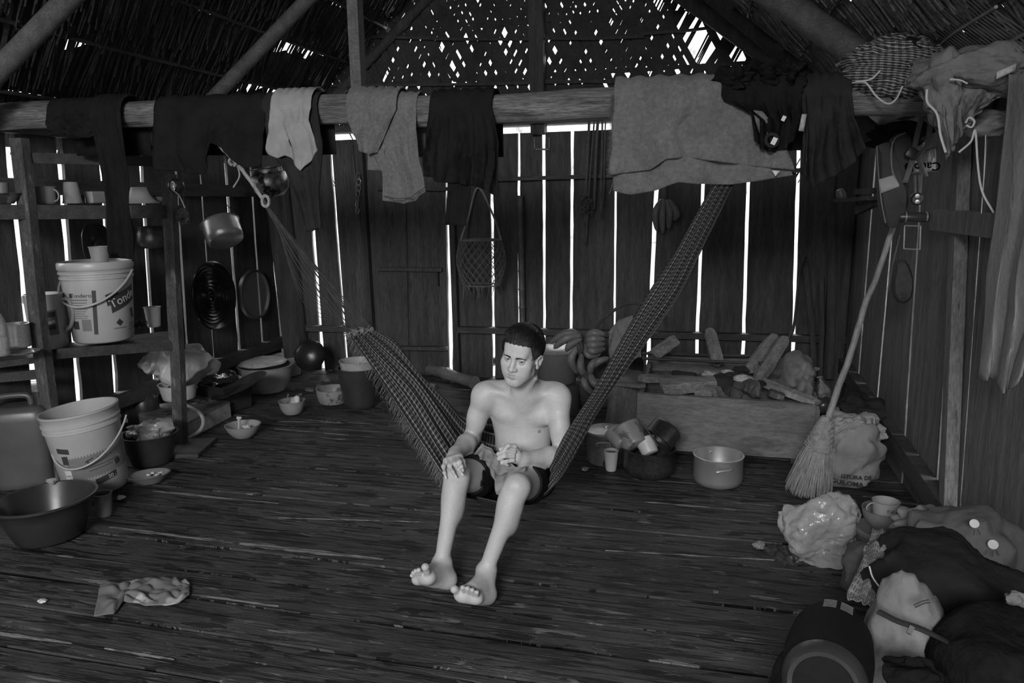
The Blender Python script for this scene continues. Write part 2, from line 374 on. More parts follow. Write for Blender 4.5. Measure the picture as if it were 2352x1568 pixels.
# ground below the raised hut
g = MB().add([(-40, -40, -.9), (40, -40, -.9), (40, 40, -.9), (-40, 40, -.9)], [(0, 1, 2, 3)])
struct(g.build('ground', mat('bright_dry_ground', .7, .9, .3, 3), smooth=False, origin=(0, 0, 0)))
# ---- roof: two thatched slopes, ridge along the room
XRG, ZRG = -1.33, 3.97; SL = .83; cs = 1/math.hypot(1, SL); sn = SL*cs
def rf(side, d, Y, off=0.0):
    """point on slope: side -1 left / +1 right, d metres down from the ridge, off = below the plane"""
    return V(XRG+side*d*cs-side*off*sn, Y, ZRG-d*sn-off*cs)
def roof_hit(side, x, y):
    d = ray(x, y); nrmv = V(side*sn, 0, cs); t = np.dot(V(XRG, 0, ZRG)-CAMP, nrmv)/np.dot(d, nrmv); P = CAMP+d*t
    return abs(P[0]-XRG)/cs, P[1]
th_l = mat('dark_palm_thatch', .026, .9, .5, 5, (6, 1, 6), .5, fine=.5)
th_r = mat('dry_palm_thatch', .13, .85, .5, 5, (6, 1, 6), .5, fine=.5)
holes = {-1: [roof_hit(-1, *h)+(r,) for *h, r in ((640, 128, .16), (655, 150, .10), (570, 190, .1), (600, 193, .09), (175, 103, .08), (700, 88, .05), (640, 205, .08))], 1: []}
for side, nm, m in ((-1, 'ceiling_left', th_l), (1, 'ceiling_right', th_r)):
    mb = MB(); D = 3.35; nb = 8; bw = D/nb; Ys = np.arange(-1.7, 6.12, .06)
    for b in range(nb):
        d0, d1 = b*bw, (b+1)*bw; P = np.zeros((len(Ys), 6, 3))
        for i, Y in enumerate(Ys):
            slot = .012+.01*max(0, mnoise.noise(Vector((Y*2.2, b*7.7, side))))
            for hd, hy, hr in holes[side]:
                if abs(Y-hy) < hr and d0-.12 < hd < d1+.1: slot = max(slot, .09*(1-abs(Y-hy)/hr)+random.uniform(0, .04))
            for j in range(6):
                t = j/5; d = d0+slot+(bw-slot)*t if b else d0+bw*t
                bl = .05*math.sin(math.pi*t)+.02*mnoise.noise(Vector((Y*3, d*5, 2)))
                P[i, j] = rf(side, d, Y, -.02+bl*-.5)
        mb.grid(P)
    for b in range(1, nb):
        Y = -1.7
        while Y < 6.1:
            w = random.uniform(.006, .017); d0 = b*bw+random.uniform(-.2, -.03); L_ = random.uniform(.32, .52); sk = random.uniform(-.035, .035)+.13
            hole = any(abs(Y-hy) < hr*.8 and abs(hd-b*bw) < .25 for hd, hy, hr in holes[side])
            if not (hole and random.random() < .6):
                o = random.uniform(.0, .014); P = np.zeros((2, 4, 3))
                for j in range(4):
                    t = j/3; hw = w*(1-.6*t*t)
                    P[0, j] = rf(side, d0+L_*t, Y+sk*t, o+.03*t*t); P[1, j] = rf(side, d0+L_*t, Y+sk*t+hw, o+.006+.03*t*t)
                mb.grid(P)
            Y += w*random.uniform(.45, 1.12)
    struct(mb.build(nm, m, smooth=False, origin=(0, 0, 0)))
pur = MB()
for side in (-1, 1):
    for b in range(1, 8):
        pur.tube([rf(side, b*3.35/8-.03, Y, .03+.008*math.sin(Y*2+b)) for Y in np.linspace(-1.7, 6.0, 12)], .011, 6)
struct(pur.build('trim_%d' % (TR[0]+1), post_m, origin=(0, 0, 0))); TR[0] += 1
def rafter(side, pa, pb, w, m):
    da, Ya = roof_hit(side, *pa); db, Yb = roof_hit(side, *pb); s = (Yb-Ya)/(db-da+1e-9); s = max(-.25, min(.25, s)); Y0 = (Ya+Yb)/2-s*(da+db)/2
    tr(m, ([rf(side, 0, Y0, .09+w/2), rf(side, 1.6, Y0+s*1.6, .09+w/2), rf(side, 3.3, Y0+s*3.3, .09+w/2)], w/2), round_=True); return Y0, s
rafm = mat('rafter_wood', .065, .8, .4, 5, (3, 3, 3), .3, fine=.4)
print('rafters', rafter(-1, (640, 0), (440, 212), .09, rafm), rafter(-1, (900, 30), (735, 208), .08, post_m), rafter(-1, (62, 0), (-10, 75), .1, rafm),
      rafter(1, (1660, 0), (1940, 175), .11, post_m), rafter(1, (1930, -10), (2110, 110), .13, rafm), rafter(1, (1800, 60), (1960, 190), .08, post_m))
tr(post_m, ([V(XRG, -1.7, ZRG-.1), V(XRG, 6.05, ZRG-.1)], .05), round_=True)
# king post from the log beam to the roof, gable posts and battens
BY = 3.3
p, q = at(825, 215, BY), at(814, -10, BY); d_ = (q-p)/(q[2]-p[2])
tr(rafm, (p-d_*.02, p+d_*(3.62-p[2]), .052, .06, (0, 1, 0)))
tr(post_m, (V(-1.28, YB-.05, 2.0), V(-1.30, YB-.05, 3.9), .11, .11, (0, 1, 0)))
gp = MB()
for (xa, ya, xb, yb) in ((760, 197, 1500, 183), (850, 84, 1230, 90), (1240, 88, 1480, 84), (1470, 78, 1700, 55), (1240, 186, 1960, 190)):
    gp.tube([at(xa, ya, YB-.02), at((xa+xb)/2, (ya+yb)/2+3, YB-.02), at(xb, yb, YB-.02)], .012, 6)
struct(gp.build('trim_%d' % (TR[0]+1), post_m, origin=(0, 0, 0))); TR[0] += 1
# woven palm gable: crossing leaf strips that leave small diamond openings
gm = mat('woven_palm_leaf', .022, .85, .5, 8, (1, 1, 1), .3, fine=.4); mb = MB()
def gz(X): return ZRG-SL*abs(X-XRG)+.02
tiers = ((2.1, 2.47, .098, .0635), (2.44, 2.86, .080, .0555), (2.84, 3.35, .062, .0465), (3.33, 3.9, .062, .05))
for ti, (z0, z1, sp, w) in enumerate(tiers):
    for sgn in (-1, 1):
        X = XL-.4
        while X < XR+.4:
            k = sgn*random.uniform(.52, .6); xb = X+k*(z1-z0); za, zb = z0, z1; dd = YB+.02+.012*sgn+ti*.006; n = 8; P = np.zeros((n+1, 2, 3)); ok = 0
            ww = w*random.uniform(.86, 1.14)/math.cos(math.atan(k))*(1 if random.random() > .04 else .55); skew = random.uniform(-.02, .02)
            for i in range(n+1):
                t = i/n; z = za+(zb-za)*t; x = X+(xb-X)*t+skew*math.sin(t*3)
                zc = min(z, gz(x)-.01); 
                if gz(x) > z: ok += 1
                P[i, 0] = (x-ww/2, dd+.004*math.sin(i*3+X*50), min(z, gz(x-ww/2))); P[i, 1] = (x+ww/2, dd, min(z, gz(x+ww/2)))
            xm = X+k*(z1-z0)/2; near = gz(xm)-(z0+z1)/2
            if ok > 1 and not (abs(near) < .35 and random.random() < .2): mb.grid(P)
            X += sp*random.uniform(.9, 1.1)
for k in range(60):   # loose hanging leaflets at the two sloping edges
    for sd in (-1, 1):
        X = XRG+sd*random.uniform(.4, 2.3); z = gz(X)-.02; a = random.uniform(.25, .6); P = np.array([[(X, YB+.03, z), (X+.02, YB+.03, z)], [(X-sd*a*.5, YB+.04, z-a), (X-sd*a*.5+.008, YB+.04, z-a)]]); mb.grid(P)
struct(mb.build('trim_%d' % (TR[0]+1), gm, smooth=False, origin=(0, 0, 0))); TR[0] += 1
# ---- the heavy log beam that carries the clothes
BR = .066
BP = [(-330, 285), (0, 268), (300, 262), (600, 256), (740, 252), (1000, 256), (1250, 248), (1400, 236), (1700, 226), (2050, 222), (2350, 218)]
BPTS = np.array([at(x, y, BY) for x, y in BP]); BPTS = BPTS[(BPTS[:, 0] > XL+.02)]; BPTS = np.vstack([V(XL+.02, BY, BPTS[0][2]), BPTS[BPTS[:, 0] < XR-.05], V(XR-.02, BY, BPTS[-1][2])])
def bz(X): return float(np.interp(X, BPTS[:, 0], BPTS[:, 2]))
xs = np.linspace(XL+.01, XR-.02, 40)
lb = MB().tube([V(x, BY+.012*math.sin(x*2), bz(x)+.004*math.sin(x*7)) for x in xs], [BR*(1+.06*math.sin(x*3.1)+.03*math.sin(x*9)) for x in xs], 24, lump=.02)
tag(lb.build('log_beam', log_m), 'thick peeled palm log beam spanning the hut under hanging clothes', 'beam')
# ================================================================ THE MAN (one continuous signed-distance surface)
class Field:
    def __init__(s, lo, hi, h):
        s.lo = np.asarray(lo, float); s.h = h; s.n = np.ceil((np.asarray(hi)-s.lo)/h).astype(int)+1
        s.F = np.full(s.n, 1.0, np.float32); s.ax = [s.lo[i]+h*np.arange(s.n[i]) for i in range(3)]
    def block(s, c0, c1):
        a = np.clip(((c0-s.lo)/s.h).astype(int), 0, s.n); b = np.clip(((c1-s.lo)/s.h).astype(int)+2, 0, s.n)
        if (b <= a).any(): return None, None
        sl = tuple(slice(a[i], b[i]) for i in range(3)); g = np.meshgrid(*[s.ax[i][sl[i]] for i in range(3)], indexing='ij', sparse=True)
        return sl, g
    def apply(s, prims):
        for p in prims:
            c0, c1 = p.bounds(); pad = p.k+.03; sl, g = s.block(c0-pad, c1+pad)
            if sl is None: continue
            d = p.dist(g); a = s.F[sl]
            if p.op == 'add':
                if p.k > 0: hh = np.maximum(p.k-np.abs(a-d), 0)/p.k; s.F[sl] = np.minimum(a, d)-hh*hh*p.k*.25
                else: s.F[sl] = np.minimum(a, d)
            else:
                d = -d
                if p.k > 0: hh = np.maximum(p.k-np.abs(a-d), 0)/p.k; s.F[sl] = np.maximum(a, d)+hh*hh*p.k*.25
                else: s.F[sl] = np.maximum(a, d)
    def mesh(s, keep=None):
        F = s.F; n = s.n; ins = F < 0; N = np.zeros(n-1, np.float32); Pn = np.zeros(tuple(n-1)+(3,), np.float32)
        for ax in range(3):
            o = [i for i in range(3) if i != ax]
            for u in (0, 1):
                for v in (0, 1):
                    sa = [None]*3; sa[ax] = slice(0, n[ax]-1); sa[o[0]] = slice(u, n[o[0]]-1+u); sa[o[1]] = slice(v, n[o[1]]-1+v); sb = list(sa); sb[ax] = slice(1, n[ax])
                    A, B = F[tuple(sa)], F[tuple(sb)]; m_ = (A < 0) != (B < 0); idx = np.nonzero(m_); t = A[idx]/(A[idx]-B[idx])
                    N[idx] += 1; q = np.zeros((len(t), 3), np.float32); q[:, ax] = t; q[:, o[0]] = u; q[:, o[1]] = v; Pn[idx] += q
        act = np.nonzero(N > 0); ids = np.full(N.shape, -1, np.int64); ids[act] = np.arange(len(act[0]))
        P = (np.stack(act, 1)+Pn[act]/N[act][:, None])*s.h+s.lo; faces = []
        for ax in range(3):
            o = [i for i in range(3) if i != ax]; sa = [slice(None)]*3; sa[ax] = slice(0, n[ax]-1); sb = [slice(None)]*3; sb[ax] = slice(1, n[ax])
            A, B = ins[tuple(sa)], ins[tuple(sb)]; m_ = A != B; i = np.array(np.nonzero(m_))
            ok = (i[o[0]] > 0) & (i[o[1]] > 0) & (i[o[0]] < n[o[0]]-1) & (i[o[1]] < n[o[1]]-1); i = i[:, ok]; fl_ = A[tuple(i)]
            def cid(du, dv): j = i.copy(); j[o[0]] += du; j[o[1]] += dv; return ids[tuple(j)]
            q = np.stack([cid(-1, -1), cid(0, -1), cid(0, 0), cid(-1, 0)], 1)
            rev = fl_ if ax != 1 else ~fl_; q[~rev] = q[~rev][:, ::-1]; faces.append(q)
        Q = np.concatenate(faces)
        if keep is not None: Q = Q[keep(P[Q].mean(1))]
        used = np.unique(Q); mp = np.full(len(P), -1); mp[used] = np.arange(len(used)); return P[used], mp[Q]
class Cap:
    def __init__(s, a, b, ra, rb=None, k=.02, op='add'):
        s.a, s.b = np.asarray(a, float), np.asarray(b, float); s.ra = ra; s.rb = ra if rb is None else rb; s.k = k; s.op = op
    def bounds(s): r = max(s.ra, s.rb); return np.minimum(s.a, s.b)-r, np.maximum(s.a, s.b)+r
    def dist(s, g):
        d = s.b-s.a; L = max(float(d@d), 1e-9); x, y, z = [g[i]-s.a[i] for i in range(3)]
        t = np.clip((x*d[0]+y*d[1]+z*d[2])/L, 0, 1)
        return (np.sqrt((x-t*d[0])**2+(y-t*d[1])**2+(z-t*d[2])**2)-(s.ra+(s.rb-s.ra)*t)).astype(np.float32)
class Ell:
    def __init__(s, c, r, R=None, k=.02, op='add'):
        s.c = np.asarray(c, float); s.r = np.asarray(r, float); s.R = np.eye(3) if R is None else np.asarray(R, float); s.k = k; s.op = op   # columns of R = axes
    def bounds(s): m_ = s.r.max(); return s.c-m_, s.c+m_
    def dist(s, g):
        x, y, z = [g[i]-s.c[i] for i in range(3)]; q = [(x*s.R[0, j]+y*s.R[1, j]+z*s.R[2, j])/s.r[j] for j in range(3)]
        k0 = np.sqrt(q[0]**2+q[1]**2+q[2]**2); k1 = np.sqrt(sum((q[j]/s.r[j])**2 for j in range(3)))+1e-9
        return (k0*(k0-1)/k1).astype(np.float32)
def lerp(a, b, t): return np.asarray(a)*(1-t)+np.asarray(b)*t
# ---- joints
shR, shL = at(1111, 908, 2.96), at(1283, 913, 2.99)
elR, wrR = at(1083, 1008, 2.99), at(1046, 1040, 2.755)
elL, wrL = at(1291, 1046, 2.93), at(1201, 1053, 2.76)
hipR, hipL = at(1122, 1096, 3.05), at(1228, 1098, 3.06)
knR, knL = at(1050, 1092, 2.66), at(1189, 1117, 2.60)
anR, anL = at(1015, 1290, 2.57), at(1117, 1308, 2.52)
heR, heL = fl(1028, 1332, .032), fl(1118, 1366, .032)
nk0, nk1 = at(1206, 905, 2.98), at(1205, 852, 2.90)
B = []
Rt = rotm(12, 0, 3)
B += [Ell(at(1201, 962, 3.04), (.138, .098, .165), Rt, .0), Ell(at(1204, 925, 3.03), (.155, .085, .10), Rt, .05),
      Ell(at(1200, 1035, 3.01), (.118, .088, .10), None, .06), Ell(at(1198, 1058, 2.98), (.112, .08, .05), None, .03),
      Ell(at(1172, 1092, 3.06), (.15, .105, .095), None, .06)]
B += [Ell(at(1166, 947, 2.965), (.066, .040, .050), rotm(8, 0, -8), .014), Ell(at(1240, 953, 2.975), (.066, .040, .050), rotm(8, 0, 8), .014)]
B += [Cap(at(1140, 972, 2.93), at(1190, 988, 2.895), .008, .008, .016, 'sub'), Cap(at(1214, 992, 2.895), at(1258, 978, 2.93), .008, .008, .016, 'sub'), Cap(at(1150, 1054, 2.91), at(1248, 1052, 2.915), .004, .004, .014, 'sub'), Cap(at(1170, 1030, 2.89), at(1178, 1002, 2.89), .006, .006, .03, 'sub')]
B += [Cap(nk0, lerp(shR, nk0, .25)+V(0, .02, .012), .05, .046, .05), Cap(nk0, lerp(shL, nk0, .25)+V(0, .02, .012), .05, .046, .05)]
B += [Cap(at(1190, 912, 2.93), lerp(shR, nk0, .2)+V(0, -.03, .03), .011, .011, .02), Cap(at(1222, 914, 2.93), lerp(shL, nk0, .2)+V(0, -.03, .03), .011, .011, .02)]
B += [Ell(at(1206, 921, 2.915), (.009, .02, .012), None, .015, 'sub'), Cap(at(1201, 938, 2.905), at(1196, 1010, 2.88), .006, .006, .02, 'sub'), Ell(at(1191, 1052, 2.896), (.006, .012, .006), None, .006, 'sub')]
B += [Cap(nk0-V(0, 0, .02), nk1, .06, .05, .04), Cap(at(1196, 908, 2.92), at(1228, 868, 2.88), .014, .012, .02), Cap(at(1186, 905, 2.92), at(1172, 870, 2.87), .012, .010, .02)]
nArm0 = len(B)
for sh, el, wr, sg in ((shR, elR, wrR, -1), (shL, elL, wrL, 1)):
    B += [Ell(sh+V(-sg*.004, 0, -.004), (.054, .055, .062), None, .04), Cap(sh, el, .046, .036, .03), Ell(lerp(sh, el, .52)+V(0, -.018, .0), (.036, .034, .06), None, .03),
          Cap(el, lerp(el, wr, .35), .035, .040, .02), Cap(lerp(el, wr, .35), wr, .040, .0265, .02)]
nArm1 = len(B)
for hip, kn, an, he, sg in ((hipR, knR, anR, heR, -1), (hipL, knL, anL, heL, 1)):
    B += [Cap(hip, lerp(hip, kn, .5), .088, .076, .05), Cap(lerp(hip, kn, .5), kn, .076, .046, .03), Ell(lerp(hip, kn, .6)+V(0, 0, .012), (.06, .11, .055), rotm(0, 0, sg*6), .03),
          Ell(kn+V(0, -.012, .0), (.038, .033, .046), None, .02), Ell(kn+V(0, -.036, .012), (.022, .012, .024), None, .010), Ell(kn+V(sg*-.03, -.01, -.02), (.014, .02, .03), None, .02),
          Cap(kn+V(0, -.012, -.045), kn+V(0, -.014, -.075), .018, .015, .02),
          Cap(kn, an, .043, .028, .03), Ell(lerp(kn, an, .32)+V(.0, .02, 0), (.047, .048, .10), None, .03), Cap(lerp(kn, an, .12)+V(0, -.02, 0), lerp(kn, an, .9)+V(0, -.008, 0), .026, .018, .02),
          Ell(an+V(.026, .006, .004), (.012, .012, .014), None, .012), Ell(an+V(-.026, .006, .0), (.012, .012, .014), None, .012), Cap(an, he+V(0, .006, .01), .03, .031, .02)]
nLegs = len(B)
# feet: soles towards the camera, toes up
def foot(an, he, ballB, ballS, toes, arch):
    mid = lerp(ballB, ballS, .5)
    L_ = [Cap(he, he+(mid-he)*.12, .031, .03, .02), Cap(he, lerp(ballS, mid, .2), .028, .022, .03), Cap(lerp(he, ballB, .4)+arch, ballB, .022, .021, .03), Cap(an+V(0, -.012, -.015), lerp(mid, an, .18)+V(0, .012, .012), .027, .018, .04),
          Cap(ballB, ballS, .021, .0165, .014), Cap(lerp(ballB, mid, .4), lerp(he, mid, .5), .02, .025, .03)]
    for i, (base, tip, r) in enumerate(toes):
        L_ += [Cap(base, lerp(base, tip, .7), r*.92, r*.96, .006), Ell(tip, (r*1.05,)*3, None, .004)]
    return L_
def A3(x, y, Y): return at(x, y, Y)
bB, bS = A3(986, 1325, 2.425), A3(957, 1330, 2.45)
toesR = [(A3(984, 1322, 2.42), A3(977, 1302, 2.395), .0145), (A3(972, 1325, 2.43), A3(962, 1309, 2.40), .009), (A3(965, 1326, 2.435), A3(955, 1311, 2.41), .0086), (A3(959, 1327, 2.44), A3(949.5, 1315, 2.42), .0082), (A3(955, 1329, 2.45), A3(946, 1321, 2.43), .0078)]
B += foot(anR, heR, bB, bS, toesR, V(0, .02, .012))
bB, bS = A3(1058, 1364, 2.36), A3(1098, 1374, 2.375)
toesL = [(A3(1058, 1361, 2.36), A3(1044, 1353, 2.335), .0145), (A3(1067, 1363, 2.36), A3(1063, 1349, 2.33), .0088), (A3(1078, 1366, 2.36), A3(1074.5, 1351, 2.335), .0088), (A3(1088, 1369, 2.365), A3(1085, 1355, 2.34), .0084), (A3(1096, 1371, 2.37), A3(1095.5, 1360, 2.345), .0082)]
B += foot(anL, heL, bB, bS, toesL, V(0, .02, .012))
# hands
def finger(pts, r, k=.0035):
    L_ = []; n = len(pts)-1
    for i in range(n): L_.append(Cap(pts[i], pts[i+1], r*(1.08-.14*i), r*(1.08-.14*(i+1)), .004 if i else k))
    for i in range(1, n): L_.append(Ell(pts[i], (r*(1.12-.12*i),)*3, None, .004))
    return L_
kR = [A3(1025, 1059, 2.665), A3(1034, 1056, 2.655), A3(1044, 1053, 2.65), A3(1053.5, 1052, 2.655)]
B += [Cap(wrR, lerp(wrR, kR[1], .4), .025, .024, .02)]
for q in kR: B += [Cap(lerp(wrR, q, .25), q, .0165, .0125, .014), Ell(q+V(0, 0, .003), (.0115, .011, .011), None, .008)]
tR = [[kR[0], A3(1019, 1072, 2.63), A3(1021, 1085, 2.605), A3(1024, 1096, 2.60)], [kR[1], A3(1033, 1070, 2.61), A3(1040, 1083, 2.588), A3(1047, 1094, 2.585)],
      [kR[2], A3(1046, 1066, 2.595), A3(1054, 1078, 2.575), A3(1062, 1089, 2.575)], [kR[3], A3(1056, 1062, 2.60), A3(1060, 1071, 2.583), A3(1063, 1080, 2.585)]]
for f_, r in zip(tR, (.0078, .0088, .009, .0088)): B += finger(f_, r)+[Cap(f_[0]+V(0, -.004, 0), f_[1]+V(0, 0, .002), r*1.35, r*1.12, .006)]
B += [Cap(lerp(wrR, kR[3], .15)+V(.008, 0, 0), A3(1057, 1050, 2.66), .016, .012, .012)]+finger([A3(1056, 1049, 2.67), A3(1063, 1060, 2.635), A3(1066, 1071, 2.615)], .0103)
B += [Cap(wrL, A3(1186, 1049, 2.735), .025, .024, .02), Ell(A3(1180, 1044, 2.73), (.028, .019, .032), rotm(0, 10, 0), .015)]
tL = [[A3(1183, 1029, 2.715), A3(1163, 1025, 2.70), A3(1150, 1031, 2.69), A3(1158, 1038, 2.70)], [A3(1181, 1038, 2.705), A3(1160, 1035, 2.685), A3(1145, 1042, 2.675), A3(1153, 1050, 2.685)],
      [A3(1179, 1048, 2.70), A3(1160, 1047, 2.68), A3(1146, 1053, 2.672), A3(1158, 1059, 2.68)], [A3(1179, 1057, 2.70), A3(1164, 1059, 2.685), A3(1153, 1063, 2.675), A3(1166, 1068, 2.685)]]
for f_, r in zip(tL, (.0090, .0092, .0088, .0078)): B += finger(f_, r)
B += finger([A3(1190, 1038, 2.735), A3(1182, 1025, 2.71), A3(1168, 1023, 2.69), A3(1160, 1030, 2.685)], .0108)
# head: x = his left, y = forward, z = up
HC = at(1197, 817, 2.83); hf = nrm(V(-.15, -1, -.10)); hl = nrm(V(1, -.12, -.165)); hl = nrm(hl-hf*np.dot(hl, hf)); hu = np.cross(hf, hl); hu = -hu if hu[2] < 0 else hu
HR = np.stack([hl, hf, hu], 1); HS = .93
def hp(x, y, z): return HC+HS*(hl*x+hf*y+hu*z)
def HE(c, r, k=.02, op='add', R=None):
    return Ell(hp(*c), np.asarray(r)*HS, HR if R is None else HR@R, k, op)
def HCp(a, b, ra, rb, k=.01, op='add'): return Cap(hp(*a), hp(*b), ra*HS, rb*HS, k, op)
H = [HE((0, -.018, .038), (.076, .094, .086), .0), HE((0, .025, -.025), (.061, .062, .082), .04), HE((0, .058, -.095), (.024, .022, .021), .03),
     HCp((.050, .008, -.062), (.016, .062, -.098), .019, .016, .03), HCp((-.050, .008, -.062), (-.016, .062, -.098), .019, .016, .03),
     HE((.043, .053, -.022), (.026, .022, .022), .022), HE((-.043, .053, -.022), (.026, .022, .022), .022),
     HCp((-.034, .073, .025), (-.008, .081, .023), .011, .010, .016), HCp((.034, .073, .025), (.008, .081, .023), .011, .010, .016), HE((0, .060, .060), (.052, .027, .038), .03),
     HE((0, .07, -.058), (.031, .021, .026), .022),
     HE((.031, .090, .002), (.019, .012, .0125), .014, 'sub'), HE((-.031, .090, .002), (.019, .012, .0125), .014, 'sub'), HE((.040, .046, -.052), (.022, .026, .030), .02), HE((-.040, .046, -.052), (.022, .026, .030), .02),
     HCp((0, .083, .012), (0, .101, -.03), .0075, .0105, .012), HE((0, .104, -.031), (.0115, .0095, .0095), .006), HE((.0135, .093, -.033), (.0085, .010, .0085), .006), HE((-.0135, .093, -.033), (.0085, .010, .0085), .006),
     HE((.0075, .098, -.041), (.0042, .005, .0035), .002, 'sub'), HE((-.0075, .098, -.041), (.0042, .005, .0035), .002, 'sub'),
     HCp((-.023, .0865, -.0605), (-.006, .0925, -.0565), .0018, .0044, .006), HCp((.023, .0865, -.0605), (.006, .0925, -.0565), .0018, .0044, .006), HCp((-.006, .0922, -.0565), (.006, .0922, -.0565), .0047, .0047, .005),
     HCp((-.014, .0865, -.0665), (.014, .0865, -.0665), .0046, .0046, .008), HE((0, .088, -.0665), (.012, .0068, .0055), .006),
     HCp((-.026, .0885, -.0632), (0, .0968, -.0612), .0013, .0016, .002, 'sub'), HCp((.026, .0885, -.0632), (0, .0968, -.0612), .0013, .0016, .002, 'sub'), HE((0, .083, -.079), (.016, .006, .005), .008, 'sub')]
EY = [(-.0315, .0725, .004), (.0315, .0725, .004)]
for e in EY:
    H += [HE(e, (.0152,)*3, .004), HE((e[0], e[1]+.013, e[2]+.0004), (.0126, .012, .0056), .0015, 'sub'), HE(e, (.0122,)*3, 0, 'sub'),
          HCp((e[0]-.012, e[1]+.009, e[2]+.0105), (e[0]+.012, e[1]+.009, e[2]+.0105), .0024, .0024, .005)]
for sg in (-1, 1):
    H += [HE((sg*.079, -.008, -.012), (.008, .018, .029), .008, 'add', rotm(10, 0, 0)), HE((sg*.087, -.002, -.008), (.006, .011, .018), .004, 'sub')]
    arc = [(sg*.077, .008, -.001), (sg*.084, .007, .012), (sg*.088, -.004, .019), (sg*.090, -.017, .014), (sg*.090, -.022, -.002), (sg*.086, -.015, -.022), (sg*.081, -.003, -.037)]
    for a_, b_ in zip(arc[:-1], arc[1:]): H.append(HCp(a_, b_, .0042, .0042, .003))
    H += [HE((sg*.080, .001, -.035), (.006, .008, .009), .005), HCp((sg*.085, -.012, .008), (sg*.086, -.012, -.018), .003, .003, .003)]
ALL = H[:1]+B+H[1:]
allb = [p.bounds() for p in ALL]; lo = np.min([b[0] for b in allb], 0)-.03; hi = np.max([b[1] for b in allb], 0)+.03
boxes = []
hb0, hb1 = HC-V(.125, .135, .115), HC+V(.125, .14, .15); boxes.append((hb0, hb1, .0022))
def bx(pts, pad): P_ = np.array(pts); return P_.min(0)-pad, P_.max(0)+pad
hr = bx([p for f_ in tR for p in f_]+[A3(1066, 1071, 2.615)], .02); boxes.append((*hr, .0026))
hl_ = bx([p for f_ in tL for p in f_]+[A3(1190, 1038, 2.735), A3(1182, 1025, 2.71)], .022); boxes.append((*hl_, .0026))
for T in (toesR, toesL): b_ = bx([p for t in T for p in t[:2]], .03); boxes.append((*b_, .0028))
def keep_main(P_):
    k = np.ones(len(P_), bool)
    for a_, b_, h_ in boxes: k &= ~((P_ > a_+.006) & (P_ < b_-.006)).all(1)
    return k
mbp = MB(); Fm = Field(lo, hi, .0062); Fm.apply(ALL); v_, q_ = Fm.mesh(keep_main); mbp.add(v_, q_.tolist())
for i, (a_, b_, h_) in enumerate(boxes):
    Fb = Field(a_, b_, h_); Fb.apply(ALL)
    def kp(P_, i=i):
        k = np.ones(len(P_), bool)
        for j in range(i): k &= ~((P_ > boxes[j][0]+.006) & (P_ < boxes[j][1]-.006)).all(1)
        return k
    v_, q_ = Fb.mesh(kp); mbp.add(v_, q_.tolist())
skin = mat('skin', .40, .5, .10, 14, (1, 1, 1), .06, fine=.06, spec=.35, bsc=220)
# darker nipples, navel and lips are colours of the skin itself
nt_ = skin.node_tree; bs = nt_.nodes['Principled BSDF']; src = bs.inputs['Base Color'].links[0].from_socket
man = thing('person', 'shirtless barefoot man with short black hair sitting in the checked hammock', 'person', V(-.8, 2.9, 0))
geo = nt_.nodes.new('ShaderNodeTexCoord')
def surf(x, y):
    for Yq in np.arange(2.7, 3.2, .004):
        q = at(x, y, Yq); i3 = ((q-Fm.lo)/Fm.h).astype(int)
        if (i3 >= 0).all() and (i3 < Fm.n).all() and Fm.F[tuple(i3)] < 0: return q
    return at(x, y, 2.9)
for c_, r_, k_ in ((surf(1239, 991), .0085, .5), (surf(1135, 984), .009, .5), (hp(0, .094, -.062), .019, .72)):
    vs_ = nt_.nodes.new('ShaderNodeVectorMath'); vs_.operation = 'DISTANCE'; nt_.links.new(geo.outputs['Object'], vs_.inputs[0]); vs_.inputs[1].default_value = tuple(c_-V(-.8, 2.9, 0))
    mr_ = nt_.nodes.new('ShaderNodeMapRange'); nt_.links.new(vs_.outputs['Value'], mr_.inputs['Value'])
    for n_, q in zip(('From Min', 'From Max', 'To Min', 'To Max'), (r_*.7, r_*1.15, k_, 1.0)): mr_.inputs[n_].default_value = q
    mu = nt_.nodes.new('ShaderNodeMath'); mu.operation = 'MULTIPLY'; nt_.links.new(src, mu.inputs[0]); nt_.links.new(mr_.outputs[0], mu.inputs[1]); src = mu.outputs[0]
nt_.links.new(src, bs.inputs['Base Color'])
mbp.build('body', skin, man, extra='nosharp')
# eyes, brows, hair
eye_m = mat('eye_white', .3, .25, .05, 3, bump=0); iris_m = mat('dark_iris', .012, .12, .1, 3, bump=0, spec=.8); hair_m = mat('black_hair', .010, .45, .5, 30, (1, 1, 1), .3, fine=.5, spec=.4)
gaze = nrm(CAMP-HC)
for e in EY:
    c = hp(*e); eo = MB().lathe([(.0115*math.sin(a), .0115*math.cos(a)) for a in np.linspace(.001, math.pi-.001, 16)], c, seg=24).build('eye', eye_m, man)
    fx, fy, fz = frame(gaze); R_ = np.stack([fx, fy, fz], 1)
    MB().lathe([(.0001, .01195), (.003, .01165), (.0052, .0106), (.0055, .0100)], c, R_, 20).build('iris', iris_m, eo)
for sg in (-1, 1):
    mb = MB()
    for k in range(260):
        t = random.random(); x = sg*(.011+.037*t); z = .020+.006*math.sin(min(1, t*1.2)*2.2)-.006*t+random.uniform(-.0026, .0026)*(1.15-t); y = .0955-.020*t*t
        a_ = hp(x, y, z); mb.tube([a_, a_+HS*(hl*sg*.006+hf*.0012+hu*.0022*(1-2*t))], [.0008, .0003], 3)
    mb.build('eyebrow', hair_m, man)
Fh = Field(HC-V(.12, .14, .1), HC+V(.12, .14, .16), .003); Fh.apply([HE((0, -.020, .041), (.083, .102, .095), 0), HE((0, .024, .068), (.072, .066, .068), .03), HE((0, -.06, -.02), (.06, .045, .06), .03)])
